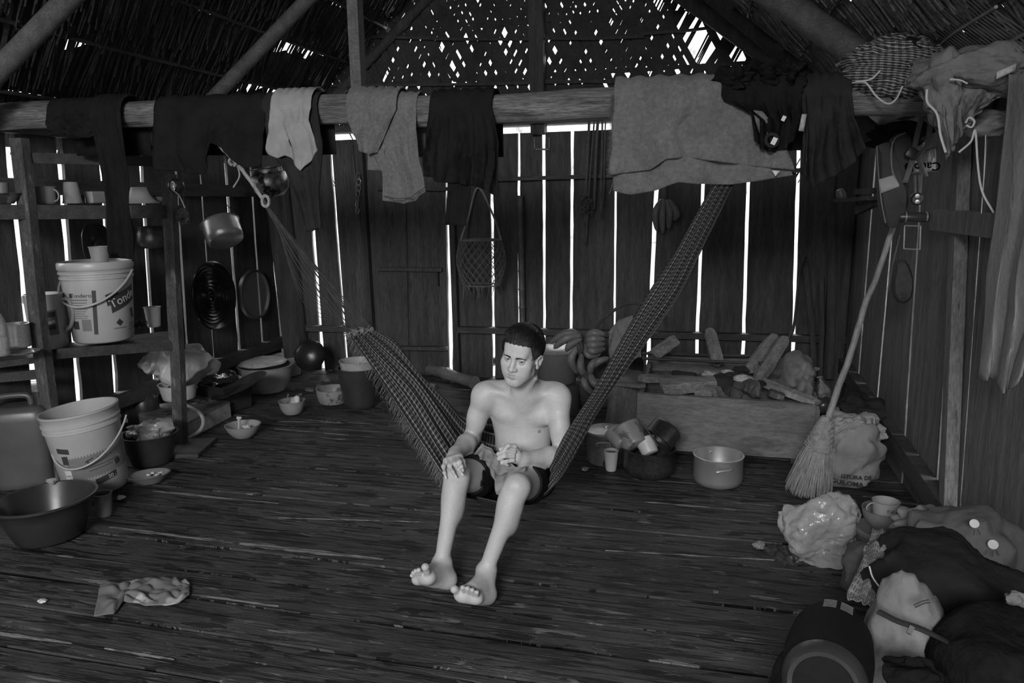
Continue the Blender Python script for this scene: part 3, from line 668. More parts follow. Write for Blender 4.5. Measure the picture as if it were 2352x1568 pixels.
Fh0 = Fh.F.copy(); G = np.stack(np.meshgrid(*Fh.ax, indexing='ij'), -1)-HC; ly = (G@hf)/HS; lz = (G@hu)/HS; lx = (G@hl)/HS
def hairline(x, y): return np.interp(y, [-.12, -.07, -.03, -.012, .012, .022, .040, .055, .12], [-.07, -.065, -.045, .018, .020, -.008, .016, .070, .085])+.0015*np.sin(x*330)+.0015*np.sin(x*710+1)
Fh.F = np.maximum(Fh.F, ((hairline(lx, ly)-lz)*HS*.8).astype(np.float32)); v_, q_ = Fh.mesh(); hb = MB(); hb.add(v_, q_.tolist())
for k in range(5200):
    th, ph = random.uniform(0, 2*math.pi), random.uniform(0, .62*math.pi); d = V(math.sin(ph)*math.cos(th), math.sin(ph)*math.sin(th), math.cos(ph))
    p_ = V(0, -.012, .045)
    for q in np.arange(.06, .13, .002):
        w_ = hp(*(p_+d*q)); i3 = ((w_-Fh.lo)/Fh.h).astype(int)
        if Fh0[tuple(i3)] > 0: break
    p_ = p_+d*q
    if p_[2] < hairline(p_[0], p_[1])+(.019 if p_[1] > .035 else .004): continue
    tdir = nrm(V(d[0]*.3, .75 if d[1] > -.3 else -.3, -.55 if d[1] > .3 or abs(d[0]) > .6 else -.1)-d*.0); tdir = nrm(tdir-d*np.dot(tdir, d)*.9)
    L_ = random.uniform(.014, .026); a_ = hp(*p_); b_ = hp(*(p_+tdir*L_*.5+d*.0045)); c_ = hp(*(p_+tdir*L_+d*.003)); hb.tube([a_, b_, c_], [.0007, .0006, .0002], 3, caps=False)
hb.build('hair', hair_m, man)
# shorts: same body surface, slightly larger, cut at the waist and hems
sho = B[:nArm0]+B[nArm1:nLegs]
Fs = Field(V(-1.10, 2.55, .12), V(-.50, 3.24, .50), .005); Fs.apply(sho); Fs.F -= .010
G = np.stack(np.meshgrid(*Fs.ax, indexing='ij'), -1)
cutR = (G-lerp(hipR, knR, .68))@nrm(knR-hipR+V(.10, 0, 0)); cutL = (G-lerp(hipL, knL, .68))@nrm(knL-hipL-V(.06, 0, 0)); midx = (hipR[0]+hipL[0])/2+(G[..., 1]-3.05)*.18
cut = np.where(G[..., 0] < midx, cutR, cutL); Fs.F = np.maximum(np.maximum(Fs.F, cut.astype(np.float32)), (G[..., 2]-.425-.38*(2.96-G[..., 1])).astype(np.float32))
v_, q_ = Fs.mesh(); MB().add(v_, q_.tolist()).build('shorts', mat('black_shorts_cloth', .012, .8, .4, 10, bump=.3, bsc=60, spec=.1), man, label='short black shorts')
nail_m = mat('finger_nail', .5, .35, .05, 3, bump=0)
for f_ in tR: 
    t_ = f_[3]; d = nrm(t_-f_[2]); n_ = nrm(CAMP-t_); xx = nrm(np.cross(n_, d)); MB().lathe([(.0001, .0012), (.0035, .0009), (.0045, 0)], t_+n_*.0062+d*.001, np.stack([xx, d, n_], 1), 12, sc=(.9, 1.15)).build('fingernail', nail_m, man)
# ================================================================ HAMMOCK
def plaid(name, dark, midv, light, fu, fv, lines=(.5,), lw=.08, rough=.9, duty=.5):
    mt = bpy.data.materials.new(name); mt.use_nodes = True; n = mt.node_tree.nodes; L = mt.node_tree.links; b = n['Principled BSDF']; b.inputs['Roughness'].default_value = rough
    b.inputs['Specular IOR Level'].default_value = .2
    uv = n.new('ShaderNodeTexCoord'); sp = n.new('ShaderNodeSeparateXYZ'); L.new(uv.outputs['UV'], sp.inputs[0])
    def M(op, a, b_=None, c=None):
        q = n.new('ShaderNodeMath'); q.operation = op
        for i, s_ in enumerate((a, b_, c)):
            if s_ is None: continue
            if isinstance(s_, (int, float)): q.inputs[i].default_value = s_
            else: L.new(s_, q.inputs[i])
        return q.outputs[0]
    fu_ = M('FRACT', M('MULTIPLY', sp.outputs['X'], fu)); fv_ = M('FRACT', M('MULTIPLY', sp.outputs['Y'], fv))
    bu = M('LESS_THAN', fu_, duty); bv = M('GREATER_THAN', fv_, .35)
    blk = M('MULTIPLY', bu, bv); val = M('ADD', M('MULTIPLY', blk, midv-dark), dark)
    for l in lines:
        d = M('ABSOLUTE', M('SUBTRACT', fv_, l)); on = M('LESS_THAN', d, lw/2)
        val = M('MAXIMUM', val, M('MULTIPLY', on, M('ADD', M('MULTIPLY', bu, light*.4), light*.6)))
    nzz = n.new('ShaderNodeTexNoise'); nzz.inputs['Scale'].default_value = 160; L.new(uv.outputs['Object'], nzz.inputs['Vector'])
    val = M('MULTIPLY', val, M('ADD', nzz.outputs['Fac'], .5)); L.new(val, b.inputs['Base Color']); return mt
ham_m = plaid('checked_hammock_cotton', .012, .06, .2, 170, 9, (.1, .55), .10)
def P3(p): return at(*p)
ST = [((803, 768, 3.22), (828, 760, 3.24), (858, 757, 3.24)), ((860, 850, 3.12), (885, 815, 3.15), (910, 785, 3.22)), ((920, 945, 3.02), (955, 890, 3.08), (965, 862, 3.2)),
      ((975, 1030, 2.92), (1010, 975, 3.02), (1020, 912, 3.2)), ((1020, 1098, 2.84), (1065, 1060, 3.02), (1060, 948, 3.24)), ((1068, 1132, 2.80), (1110, 1112, 3.05), (1120, 955, 3.28)),
      ((1140, 1151, 2.79), (1160, 1132, 3.08), (1190, 965, 3.30)), ((1200, 1159, 2.79), (1225, 1120, 3.03), (1262, 1000, 3.22)), ((1232, 1152, 2.79), (1256, 1120, 2.88), (1275, 1070, 2.93)),
      ((1275, 1115, 2.80), (1272, 1090, 2.83), (1266, 1066, 2.84)), ((1312, 1058, 2.84), (1304, 1038, 2.845), (1287, 1018, 2.85)), ((1367, 960, 2.91), (1349, 957, 2.9), (1322, 958, 2.91)), ((1404, 900, 2.95), (1387, 898, 2.94), (1362, 897, 2.95)),
      ((1462, 820, 3.0), (1438, 815, 2.99), (1405, 818, 3.01)), ((1514, 748, 3.06), (1482, 745, 3.04), (1444, 748, 3.06)), ((1566, 668, 3.12), (1535, 667, 3.1), (1491, 668, 3.12)),
      ((1606, 587, 3.16), (1578, 587, 3.14), (1545, 587, 3.16)), ((1646, 507, 3.22), (1620, 507, 3.20), (1590, 507, 3.22)), ((1685, 425, 3.27), (1663, 425, 3.25), (1638, 425, 3.27)), ((1722, 340, 3.30), (1710, 335, 3.29), (1700, 335, 3.3))]
tr3 = [bez([P3(s[j]) for s in ST], 95) for j in range(3)]
nu = len(tr3[0]); nv = 33; P = np.zeros((nu, nv, 3)); cum = 0; UVh = []
for i in range(nu):
    a, b, c = tr3[0][i], tr3[1][i], tr3[2][i]; t_ = i/(nu-1); nn = nrm(np.cross(tr3[1][min(i+1, nu-1)]-tr3[1][max(i-1, 0)], c-a))
    cen = math.exp(-((t_-.36)/.10)**2); amp = .012*(1-cen*.85)*min(1, .3+np.linalg.norm(c-a)/.12)
    for j in range(nv):
        v = j/(nv-1); p = a*(2*(v-.5)*(v-1))+b*(-4*v*(v-1))+c*(2*v*(v-.5))
        P[i, j] = p+nn*amp*math.sin(v*math.pi*7+t_*2)
hm = thing('hammock', 'dark checked cotton hammock slung from the log beam with the man sitting in it', 'hammock', V(-.8, 2.95, .2))
MB().grid(P, uvs=(1, 1)).build('hammock_cloth', ham_m, hm, solid=.004)
cord_m = mat('dark_hammock_cord', .04, .9, .4, 20); rope_m = mat('pale_twisted_rope', .24, .9, .3, 60, bump=.5)
k0 = P3((607, 466, 3.26)); e0 = P[0]
for k in range(14):
    b_ = e0[int(k*(nv-1)/13)]; m1 = lerp(k0, b_, .5)+V(random.uniform(-.03, .03), random.uniform(-.02, .02), random.uniform(-.035, .01))
    MB().tube(bez([k0+V(random.uniform(-.01, .01), 0, 0), m1, b_], 12), .0022, 5).build('cord', cord_m, hm)
for k in range(5):   # slack cords that droop
    b_ = e0[int(k*(nv-1)/13)]; m1 = lerp(k0, b_, .45)+V(-.02, 0, -.09-.03*k); MB().tube(bez([lerp(k0, b_, .12), m1, lerp(k0, b_, .9+.02*k)], 12), .0014, 4).build('cord', cord_m, hm)
mb = MB(); pts = [P3(q) for q in ((607, 466, 3.27), (600, 452, 3.26), (575, 415, 3.26), (545, 376, 3.25), (520, 350, 3.25), (492, 322, 3.25), (470, 300, 3.24))]
mb.tube(bez(pts, 30), .0095, 8, lump=.15); c_ = P3((610, 462, 3.25)); mb.tube([c_+V(.019*math.cos(a), 0, .026*math.sin(a)) for a in np.linspace(0, 2*math.pi, 16)], .008, 8, lump=.1)
for k in range(9):
    a = k*.9; c_ = P3((541, 372, 3.25)); mb.tube([c_+V(.02*math.cos(a+t), -.012+.012*math.sin(a*2+t), .018*math.sin(a+t)) for t in np.linspace(0, 2.4, 8)], .006, 6)
mb.tube(bez([P3((545, 378, 3.24)), P3((550, 405, 3.24)), P3((536, 430, 3.24))], 8), .004, 5)
mb.build('rope', rope_m, hm, label='pale knotted rope')
mb = MB()
for i in range(0, int(nu*.27)):
    for k in range(7):
        p = P[i, 0]+(P[i+1, 0]-P[i, 0])*k/7; l = random.uniform(.03, .055)
        mb.tube([p, p+V(-l*.35+random.uniform(-.01, .01), -.01, -l*.6), p+V(-l*.45+random.uniform(-.012, .012), -.008, -l*1.15)], [.0009, .0008, .0004], 3, caps=False)
for k in range(160):   # knotted end tuft
    p = e0[random.randrange(nv)]+V(random.uniform(-.012, .012), -.012, random.uniform(-.012, .012)); mb.tube([p, p+V(random.uniform(-.02, .02), -.012, random.uniform(-.02, .015))], [.003, .0012], 4)
mb.build('fringe', mat('hammock_fringe', .16, .95, .4, 30), hm, label='pale frayed fringe')
# ================================================================ CLOTHES ON THE BEAM
def poly(pts, n):
    pts = np.asarray(pts, float); d = np.r_[0, np.cumsum(np.linalg.norm(np.diff(pts, axis=0), axis=1))]; t = np.linspace(0, d[-1], n)
    return np.stack([np.interp(t, d, pts[:, i]) for i in range(3)], 1)
def coons(top, bot, L, Rr, nu, nv):
    T, Bm, l, r = poly(top, nu), poly(bot, nu), poly(L, nv), poly(Rr, nv); P = np.zeros((nu, nv, 3))
    for i in range(nu):
        u = i/(nu-1)
        for j in range(nv):
            v = j/(nv-1); P[i, j] = (1-v)*T[i]+v*Bm[i]+(1-u)*l[j]+u*r[j]-((1-u)*(1-v)*T[0]+u*(1-v)*T[-1]+(1-u)*v*Bm[0]+u*v*Bm[-1])
    return P
CL = {'black': mat('black_cotton_jersey', .010, .95, .35, 8, spec=.08, bump=.35, bsc=25), 'navy': mat('dark_cotton_cloth', .02, .95, .35, 8, spec=.08, bump=.35, bsc=25),
      'grey': mat('pale_worn_tshirt_cloth', .21, .9, .2, 12, bump=.35, bsc=30), 'towel': mat('terry_towel', .22, .95, .22, 10, bump=.9, fine=.25, bsc=380),
      'towel2': mat('big_terry_towel', .24, .95, .22, 8, bump=.9, fine=.25, bsc=380)}
def folds(P, amp, fr, seed, ux=1.0, nv0=.0):
    nu, nv = P.shape[:2]
    for i in range(nu):
        u = i/(nu-1)
        for j in range(nv):
            v = j/(nv-1); w = min(1, .15+v*1.3); s = u*fr+.35*mnoise.noise(Vector((u*3+seed, v*2, seed)))
            P[i, j, 1] -= amp*w*(math.sin(2*math.pi*s)+.5*math.sin(2*math.pi*s*2.3+seed)) + amp*1.2*mnoise.noise(Vector((u*6+seed, v*4, seed*2.))); P[i, j, 0] += amp*.35*w*math.sin(2*math.pi*s*1.1+v*3)
    return P
def hang_beam(name, L, Rr, Bt, m, parent, Yo=0.0, amp=.010, fr=4, seed=1, back=.2, nu=48, nv=36, label=None, Y2=None):
    Yf = BY-BR-.014-Yo; Lp = [at(x, y, Yf) for x, y in L]; Rp = [at(x, y, Yf) for x, y in Rr]; Bp = [at(x, y, Yf) for x, y in Bt]
    z0, z1 = bz(Lp[0][0]), bz(Rp[0][0]); Lp[0][2] = z0; Rp[0][2] = z1
    for p in Lp[1:]: p[2] = min(p[2], z0-.005)
    for p in Rp[1:]: p[2] = min(p[2], z1-.005)
    Bp[0] = Lp[-1]; Bp[-1] = Rp[-1]; Tp = [V(x, Yf, bz(x)) for x in np.linspace(Lp[0][0], Rp[0][0], nu)]
    P = folds(coons(Tp, Bp, Lp, Rp, nu, nv), amp, fr, seed); r = BR+.014+Yo; rows = []
    for a in np.linspace(math.pi*.94, .06, 9):
        rows.append([V(P[i, 0, 0], BY-r*math.cos(math.pi-a)*1.0 if False else BY+r*math.cos(a), bz(P[i, 0, 0])+r*math.sin(a)*(1.02+.05*math.sin(i*.7+seed))) for i in range(nu)])
    A = [[V(P[i, 0, 0], BY+r, bz(P[i, 0, 0])-back*t) for i in range(nu)] for t in (1, .66, .33, 0)]
    allr = A+rows[::-1]+[[P[i, j] for i in range(nu)] for j in range(nv)]
    G_ = np.transpose(np.array(allr), (1, 0, 2)); return MB().grid(G_).build(name, m, parent, solid=.005, label=label)
def cloth_thing(name, label, cat, group, *a, **k):
    o = hang_beam(name, *a, parent=None, **k); return tag(o, label, cat, group)
def cloth1(name, label, L, Rr, Bt, m, **k): return tag(hang_beam(name, L, Rr, Bt, m, None, **k), label, 'clothes')
cloth1('shirt', 'crumpled black shirt at far left end of log beam', [(107, 255), (106, 285), (112, 312)], [(222, 255), (222, 285), (216, 310)], [(112, 312), (150, 306), (160, 318), (205, 316), (216, 310)], CL['black'], amp=.014, fr=2.6, seed=2)
cloth1('trousers', 'black trousers with one leg hanging low in front of the shelf rack', [(204, 255), (212, 290), (233, 400), (243, 500), (247, 578)], [(277, 255), (280, 290), (297, 400), (306, 500), (311, 600)], [(247, 578), (275, 590), (311, 600)], CL['black'], Yo=.012, amp=.012, fr=2.2, seed=3)
cloth1('shorts', 'wide black shorts draped over beam beside the dangling trouser leg', [(353, 250), (349, 320), (350, 388)], [(612, 240), (606, 300), (598, 382)], [(350, 388), (420, 395), (466, 402), (478, 360), (486, 327), (520, 352), (555, 385), (598, 382)], CL['black'], amp=.012, fr=4, seed=4)
cloth1('trousers', 'narrow black trousers hanging behind the small pale shirt', [(600, 245), (615, 330), (655, 395), (682, 450), (703, 533)], [(728, 240), (742, 330), (735, 435), (738, 522)], [(703, 533), (720, 530), (738, 522)], CL['navy'], amp=.010, fr=2.5, seed=5)
cloth1('shirt', 'small pale grey shirt draped over the log beam', [(621, 245), (616, 300), (614, 352)], [(714, 240), (708, 275), (731, 345)], [(614, 352), (640, 364), (655, 357), (664, 362), (692, 393), (731, 345)], CL['grey'], Yo=.016, amp=.008, fr=2, seed=6)
ht = thing('hand_towel', 'light folded towel with dark hem stitching over the beam left of a black skirt', 'towel', at(880, 260, BY))
hang_beam('towel_tail', [(845, 262), (845, 330), (880, 400), (880, 460)], [(957, 262), (957, 300), (964, 370), (977, 440)], [(880, 460), (930, 468), (955, 460), (977, 440)], CL['towel'], ht, amp=.010, fr=2.4, seed=7)
hang_beam('towel_fold', [(795, 240), (799, 280), (826, 345)], [(910, 240), (892, 290), (862, 350)], [(826, 345), (848, 357), (862, 350)], CL['towel'], ht, Yo=.02, amp=.012, fr=1.6, seed=8)
hang_beam('towel_corner', [(838, 275), (843, 330), (845, 390)], [(884, 275), (884, 330), (884, 392)], [(845, 390), (884, 392)], CL['towel'], ht, Yo=-.004, amp=.004, fr=1, seed=9, back=.05)
st_m = mat('dark_hem_stitch', .03, .9)
Yh = BY-BR-.05; MB().tube(bez([at(x, y, Yh) for x, y in ((881, 450), (915, 456), (945, 452), (955, 444), (976, 430))], 20), .002, 5).build('hem_stitching', st_m, ht)
cloth1('skirt', 'pleated black skirt hanging in middle of log beam', [(986, 245), (976, 330), (973, 404)], [(1130, 240), (1147, 330), (1142, 453)], [(973, 404), (1000, 408), (1004, 418), (1045, 420), (1085, 427), (1118, 436), (1142, 453)], CL['black'], Yo=.01, amp=.014, fr=6, seed=10)
cloth1('trousers', 'single black trouser leg showing below the black skirt', [(1034, 255), (1028, 400), (1022, 516)], [(1088, 255), (1086, 400), (1070, 519)], [(1022, 516), (1070, 519)], CL['black'], Yo=-.006, amp=.004, fr=1.5, seed=11)
bt_ = thing('bath_towel', 'large light terry towel with frayed edge, widest cloth on the beam', 'towel', at(1600, 230, BY))
hang_beam('towel_back_layer', [(1412, 225), (1402, 330), (1408, 438)], [(1790, 215), (1800, 330), (1824, 402)], [(1408, 438), (1450, 447), (1500, 438), (1560, 418), (1600, 422), (1680, 424), (1760, 412), (1824, 402)], CL['towel2'], bt_, amp=.012, fr=3, seed=12, nu=70)
hang_beam('towel_front_layer', [(1410, 225), (1402, 320), (1400, 402)], [(1780, 215), (1800, 320), (1822, 390)], [(1400, 402), (1490, 390), (1535, 365), (1580, 361), (1700, 378), (1822, 390)], CL['towel2'], bt_, Yo=.018, amp=.014, fr=3.5, seed=13, nu=70)
mb = MB(); rd = random.Random(3)
for k in range(420):
    t = rd.random(); y_ = 215+t*190; x_ = 1411-9*t; c = at(x_, y_, BY-BR-.035+rd.uniform(-.01, .01)); l = rd.uniform(.006, .022)
    mb.tube([c, c+V(-l, rd.uniform(-.005, .005), rd.uniform(-.01, .006))], [.0008, .0003], 3, caps=False)
mb.tube(bez([at(1412, 408, 3.2), at(1406, 425, 3.2), at(1399, 446, 3.2)], 8), .001, 4)
mb.build('frayed_edge', CL['towel2'], bt_)
MB().grid(coons([at(1773, 391, 3.195), at(1792, 392, 3.195)], [at(1780, 404, 3.195), at(1782, 404, 3.195)], [at(1773, 391, 3.195), at(1780, 404, 3.195)], [at(1792, 392, 3.195), at(1782, 404, 3.195)], 3, 3)).build('care_tag', mat('white_tag', .55, .8, .1), bt_, solid=.001)
bk = thing('t_shirt', 'black t-shirt bunched and knotted over the right part of the large towel', 'clothes', at(1750, 240, BY))
hang_beam('shirt_body', [(1657, 215), (1662, 232), (1722, 258), (1734, 320)], [(1842, 215), (1838, 270), (1818, 322)], [(1734, 320), (1752, 343), (1775, 350), (1800, 343), (1818, 322)], CL['black'], bk, Yo=.04, amp=.022, fr=4.5, seed=14, nu=60)
for (x, y, rx, rz, sd) in ((1690, 190, .085, .05, 1), (1750, 175, .09, .055, 2), (1810, 180, .07, .06, 3)):
    MB().blob(at(x, y, BY-.04), (rx, .10, rz), .6, 2.2, seed=sd, sub=4).build('bunched_cloth', CL['black'], bk)
MB().tube([at(1773+14*math.cos(a), 322+14*math.sin(a), BY-BR-.09) for a in np.linspace(0, 2*math.pi, 20)], .008, 8).build('collar', CL['navy'], bk)
MB().box(at(1778, 324, BY-BR-.11), (.018, .003, .028), rotm(0, 25, 0)).build('neck_label', mat('white_tag', .5), bk, smooth=False)
MB().box(at(1800, 272, BY-BR-.095), (.014, .003, .02), rotm(0, 25, 0)).build('side_label', mat('white_tag', .5), bk, smooth=False)
ds = cloth1('shirt', 'dark heavy shirt hanging at right of the knotted t-shirt', [(1836, 225), (1842, 300), (1838, 385)], [(1955, 225), (1962, 270), (1994, 342)], [(1838, 385), (1868, 435), (1885, 420), (1935, 395), (1994, 342)], CL['navy'], Yo=.01, amp=.016, fr=3, seed=15)
MB().grid(coons([at(1842, 262, 3.16), at(1853, 262, 3.16)], [at(1834, 300, 3.16), at(1846, 302, 3.16)], [at(1842, 262, 3.16), at(1834, 300, 3.16)], [at(1853, 262, 3.16), at(1846, 302, 3.16)], 3, 3)).build('hatched_label', mat('grey_label', .3, .8, .4, 90, (1, 1, 1)), ds, solid=.001)
def sheet(name, L, Rr, Bt, Tp, m, parent=None, amp=.01, fr=3, seed=1, nu=40, nv=40, solid=.004):
    c = lambda q: [at(*p) for p in q]
    return MB().grid(folds(coons(c(Tp), c(Bt), c(L), c(Rr), nu, nv), amp, fr, seed)).build(name, m, parent, solid=solid)
# cloth hanging close to the camera on the right wall
cu = sheet('hanging_cloth', [(2318, 170, 2.75), (2295, 400, 2.75), (2262, 640, 2.75), (2246, 868, 2.75)], [(2480, 170, 2.3), (2450, 500, 2.3), (2400, 700, 2.35), (2345, 862, 2.4)], [(2246, 868, 2.75), (2292, 874, 2.6), (2297, 898, 2.55), (2328, 898, 2.45), (2345, 862, 2.4)],
      [(2318, 170, 2.75), (2480, 170, 2.3)], mat('thin_grey_curtain', .2, .95, .15, 5, bump=.2, bsc=40), amp=.018, fr=2.3, seed=3)
tag(cu, 'long pale grey cloth hanging against the right wall nearest the camera', 'cloth')
# cloth held in the man's lap
lp = mat('thin_grey_lap_cloth', .2, .9, .2, 10, bump=.3, bsc=40)
Pq = coons([at(1092, 1040, 2.86), at(1112, 1014, 2.86), at(1132, 1028, 2.83), at(1150, 1050, 2.76), at(1185, 1072, 2.72), at(1212, 1070, 2.72)], [at(1120, 1052, 2.83), at(1140, 1100, 2.72), at(1143, 1130, 2.70), at(1160, 1132, 2.69), at(1170, 1100, 2.71), at(1212, 1075, 2.72)],
           [at(1092, 1040, 2.86), at(1120, 1052, 2.83)], [at(1212, 1070, 2.72), at(1212, 1075, 2.72)], 50, 20)
for i in range(50):
    for j in range(20): u, v = i/49, j/19; Pq[i, j] += V(0, -.018-.012*math.sin(v*14+u*5)-.006*math.sin(u*30+v*6), .008*math.sin(v*9+u*3))
tag(MB().grid(Pq).build('cloth', lp, None, solid=.004, sub=1), "thin grey cloth bunched in the man's lap and held in his fist", 'cloth')
# ================================================================ OBJECT BUILDERS
def k_at(P): return float(np.dot(np.asarray(P)-CAMP, fw))/F
def vp(rb, rt, h, rim=1.5, th=1.6, belly=0, foot=.04):
    mid = [(rb+(rt-rb)*t+belly*math.sin(math.pi*t), h*t) for t in (.12, .3, .5, .7, .88)]
    inner = [(r-th, z) for r, z in mid[::-1]]
    return [(.001, 0), (rb*.92, 0), (rb, h*foot)]+mid+[(rt, h-1), (rt+rim, h-.8), (rt+rim, h), (rt-th, h)]+inner+[(rb-th, th*1.4), (.001, th*1.4)]
def lt(name, label, cat, base, prof, m, parent=None, R=None, seg=40, group=None, sc=(1, 1), wob=0, k=None, off=(0, 0, 0)):
    k = k or k_at(base); mb = MB().lathe([(max(r, .0)*k, z*k) for r, z in prof], np.asarray(base)+V(*off), R, seg, sc=sc, wob=wob)
    o = mb.build(name, m, parent, origin=None if parent else base)
    return tag(o, label, cat, group) if parent is None else (o.__setitem__('label', label) if label else None, o)[1]
def along(P): return rt
def loop(c, a, b, r, m, name, parent, t0=0, t1=2*math.pi, n=24, seg=8, mb=None):
    """tube along an ellipse arc spanned by vectors a and b"""
    own = mb is None; mb = mb or MB(); mb.tube([np.asarray(c)+a*math.cos(t)+b*math.sin(t) for t in np.linspace(t0, t1, n)], r, seg)
    return mb.build(name, m, parent) if own else mb
def wrap(vs, c, r, ang0, R=None):
    """bend flat (x right, y up) text vertices round a vertical cylinder"""
    o = np.zeros((len(vs), 3)); a = ang0+vs[:, 0]/r; rr = r+.0006+vs[:, 2]
    o[:, 0] = rr*np.sin(a); o[:, 1] = -rr*np.cos(a); o[:, 2] = vs[:, 1]
    return (o if R is None else o@np.asarray(R).T)+np.asarray(c)
def grid_panel(x0, x1, y0, y1, n=10, skew=0, rot=0, zig=0):
    vs = []; fs = []
    for i in range(n+1):
        t = i/n; x = x0+(x1-x0)*t; zz = zig*(1 if i % 2 else -1)
        vs += [(x, y0+skew*t-zz, 0), (x, y1+skew*t+zz, 0)]
    for i in range(n): fs.append((2*i, 2*i+2, 2*i+3, 2*i+1))
    vs = np.array(vs, float); c, s = math.cos(rot), math.sin(rot); m_ = vs[:, :2].mean(0); q = vs[:, :2]-m_
    vs[:, 0] = q[:, 0]*c-q[:, 1]*s+m_[0]; vs[:, 1] = q[:, 0]*s+q[:, 1]*c+m_[1]; return vs, fs
alu = mat('dull_aluminium', .42, .32, .18, 12, metal=.65, bump=.08, fine=.15); alu_d = mat('dark_stained_aluminium', .2, .35, .5, 9, metal=.5, bump=.1, fine=.3, spots=(7, .52, .25))
soot = mat('sooty_pot_metal', .035, .32, .6, 9, metal=.4, bump=.12, fine=.4); enam = mat('grey_enamel_metal', .3, .4, .2, 14, bump=.05, spots=(20, .62, .6))
wplas = mat('white_plastic', .42, .38, .1, 8, bump=.03); gplas = mat('grey_plastic', .24, .4, .15, 8, bump=.03); dplas = mat('dark_plastic', .03, .35, .3, 8, bump=.05)
mplas = mat('mid_grey_plastic', .13, .4, .2, 8, bump=.03); jerry_m = mat('frosted_jerrycan_plastic', .07, .35, .3, 3, bump=.05); ink = mat('dark_label_ink', .035, .6, .1); ink2 = mat('grey_label_ink', .15, .6, .1)
white_ink = mat('white_label_ink', .5, .6, .05); bagw = mat('white_plastic_bag', .36, .3, .2, 6, bump=.6, bsc=18); bagc = mat('clear_plastic_bag', .34, .22, .3, 6, bump=.8, bsc=16, alpha=.7)
bagd = mat('black_plastic_bag', .02, .2, .4, 6, bump=.9, bsc=14, spec=.8); banana_m = mat('green_banana_peel', .11, .5, .35, 9, fine=.2, bump=.1); wood_s = mat('split_firewood', .17, .8, .5, 5, (.8, 4, 5), .5, fine=.6)
wood_v = mat('upright_split_firewood', .17, .8, .5, 5, (5, 5, .8), .5, fine=.6); wood_d = mat('dark_shelf_wood', .04, .75, .5, 4, (1, 5, 5), .3, fine=.4); char = mat('charred_wood', .015, .8, .5, 9, bump=.5); plank_l = mat('pale_plank_wood', .13, .8, .35, 5, (1, 4, 4), .3, fine=.4)
bamboo_m = mat('bamboo_cane', .13, .5, .3, 6, bump=.1, fine=.3); stick_m = mat('smooth_stick_wood', .19, .6, .3, 7, (1, 1, .4), .2, fine=.3); iron = mat('black_iron', .02, .6, .4, 9); ash = mat('pale_ash', .14, .95, .6, 16, bump=.8, fine=.5)
foil = mat('crumpled_foil', .5, .25, .4, 30, metal=.8, bump=1.0, bsc=60)
# ================================================================ SHELF RACK (left wall)
f1 = fl(131, 1108); f2 = fl(416, 1026); XS = -3.5
rk = thing('shelf_rack', 'rough wooden shelf rack on leaning posts along the left wall', 'shelf', f1)
def post(a, b, w, d): MB().beam(a, b, w, d, (0, 1, 0), n=6, wob=.004).build('post', wood_d if w > 1 else post2, rk, smooth=False)
post2 = mat('scuffed_post_wood', .055, .8, .6, 6, (3, 3, 1), .3, fine=.5, spots=(6, .6, 1.8))
post(f1, at(44, 318, 3.2), .075, .05); post(f2, at(388, 400, 3.85), .07, .05); post(fl(165, 900)+V(-.0, 0, 0), at(160, 500, fl(165, 900)[1]), .04, .04) if False else None
zs1 = at(230, 470, 3.45)[2]; zs2 = at(260, 790, 3.5)[2]
for nm, (pa, pb), dep, th in (('shelf_board', (at(-90, 473, 2.98), at(398, 472, 3.86)), .30, .03), ('shelf_board', (at(-60, 838, 3.0), at(422, 776, 3.86)), .36, .035)):
    pb = pb.copy(); d = nrm((pb-pa)*V(1, 1, 0)); nrmw = V(-d[1], d[0], 0); nrmw = nrmw if nrmw[0] < 0 else -nrmw
    MB().add([pa, pb, pb+nrmw*dep, pa+nrmw*dep, pa-V(0, 0, th), pb-V(0, 0, th), pb+nrmw*dep-V(0, 0, th), pa+nrmw*dep-V(0, 0, th)], [(0, 1, 2, 3), (7, 6, 5, 4), (0, 4, 5, 1), (1, 5, 6, 2), (2, 6, 7, 3), (3, 7, 4, 0)]).build(nm, wood_d, rk, smooth=False, bevel=.003)
MB().beam(at(-60, 487, 2.97), at(280, 487, 3.6), .02, .075).build('front_board', wood_d, rk, smooth=False); MB().beam(at(300, 486, 3.62), at(410, 486, 3.9), .02, .075).build('front_board', plank_l if False else wood_d, rk, smooth=False)
MB().beam(at(50, 362, 3.2), at(390, 372, 3.88), .03, .055).build('cross_bar', wood_d, rk, smooth=False)
MB().beam(at(-60, 872, 3.0), at(100, 858, 3.2), .025, .05).build('front_board', wood_d, rk, smooth=False); MB().beam(at(130, 812, 3.24), at(424, 792, 3.87), .02, .055).build('front_board', wood_d, rk, smooth=False)
def onsh(x, y, dx=0): return sx(x, y, XS+dx)
S1, S2 = 470, 790
def mug(name, label, cat, base, rb, rt_, h, m, hr=0, group=None, R=None, side=1):
    o = lt(name, label, cat, base, vp(rb, rt_, h), m, group=group, R=R)
    if hr:
        k = k_at(base); c = base+rt*side*k*(rb+rt_)/2+V(0, 0, h*.5*k); loop(c, rt*side*hr*k, V(0, 0, h*.33*k), 1.8*k, m, 'handle', o, -math.pi/2, math.pi/2, 14)
    return o
mug('mug', 'white mug with round handle on the top shelf beside the leaning post', 'mug', onsh(104, 469), 22, 23, 40, gplas, 11)
lt('cup', 'white cup standing upside down on the top shelf', 'cup', onsh(167, 467), [(20, 0), (20.5, 3), (19.5, 4), (14.5, 46), (13, 48), (.001, 48)], gplas)
bx_ = MB().box(onsh(221, 467)+V(0, 0, .035), (.06, .11, .07)); tag(bx_.build('container', gplas, smooth=False, bevel=.008), 'small pale box container beside the black trouser leg on the top shelf', 'container')
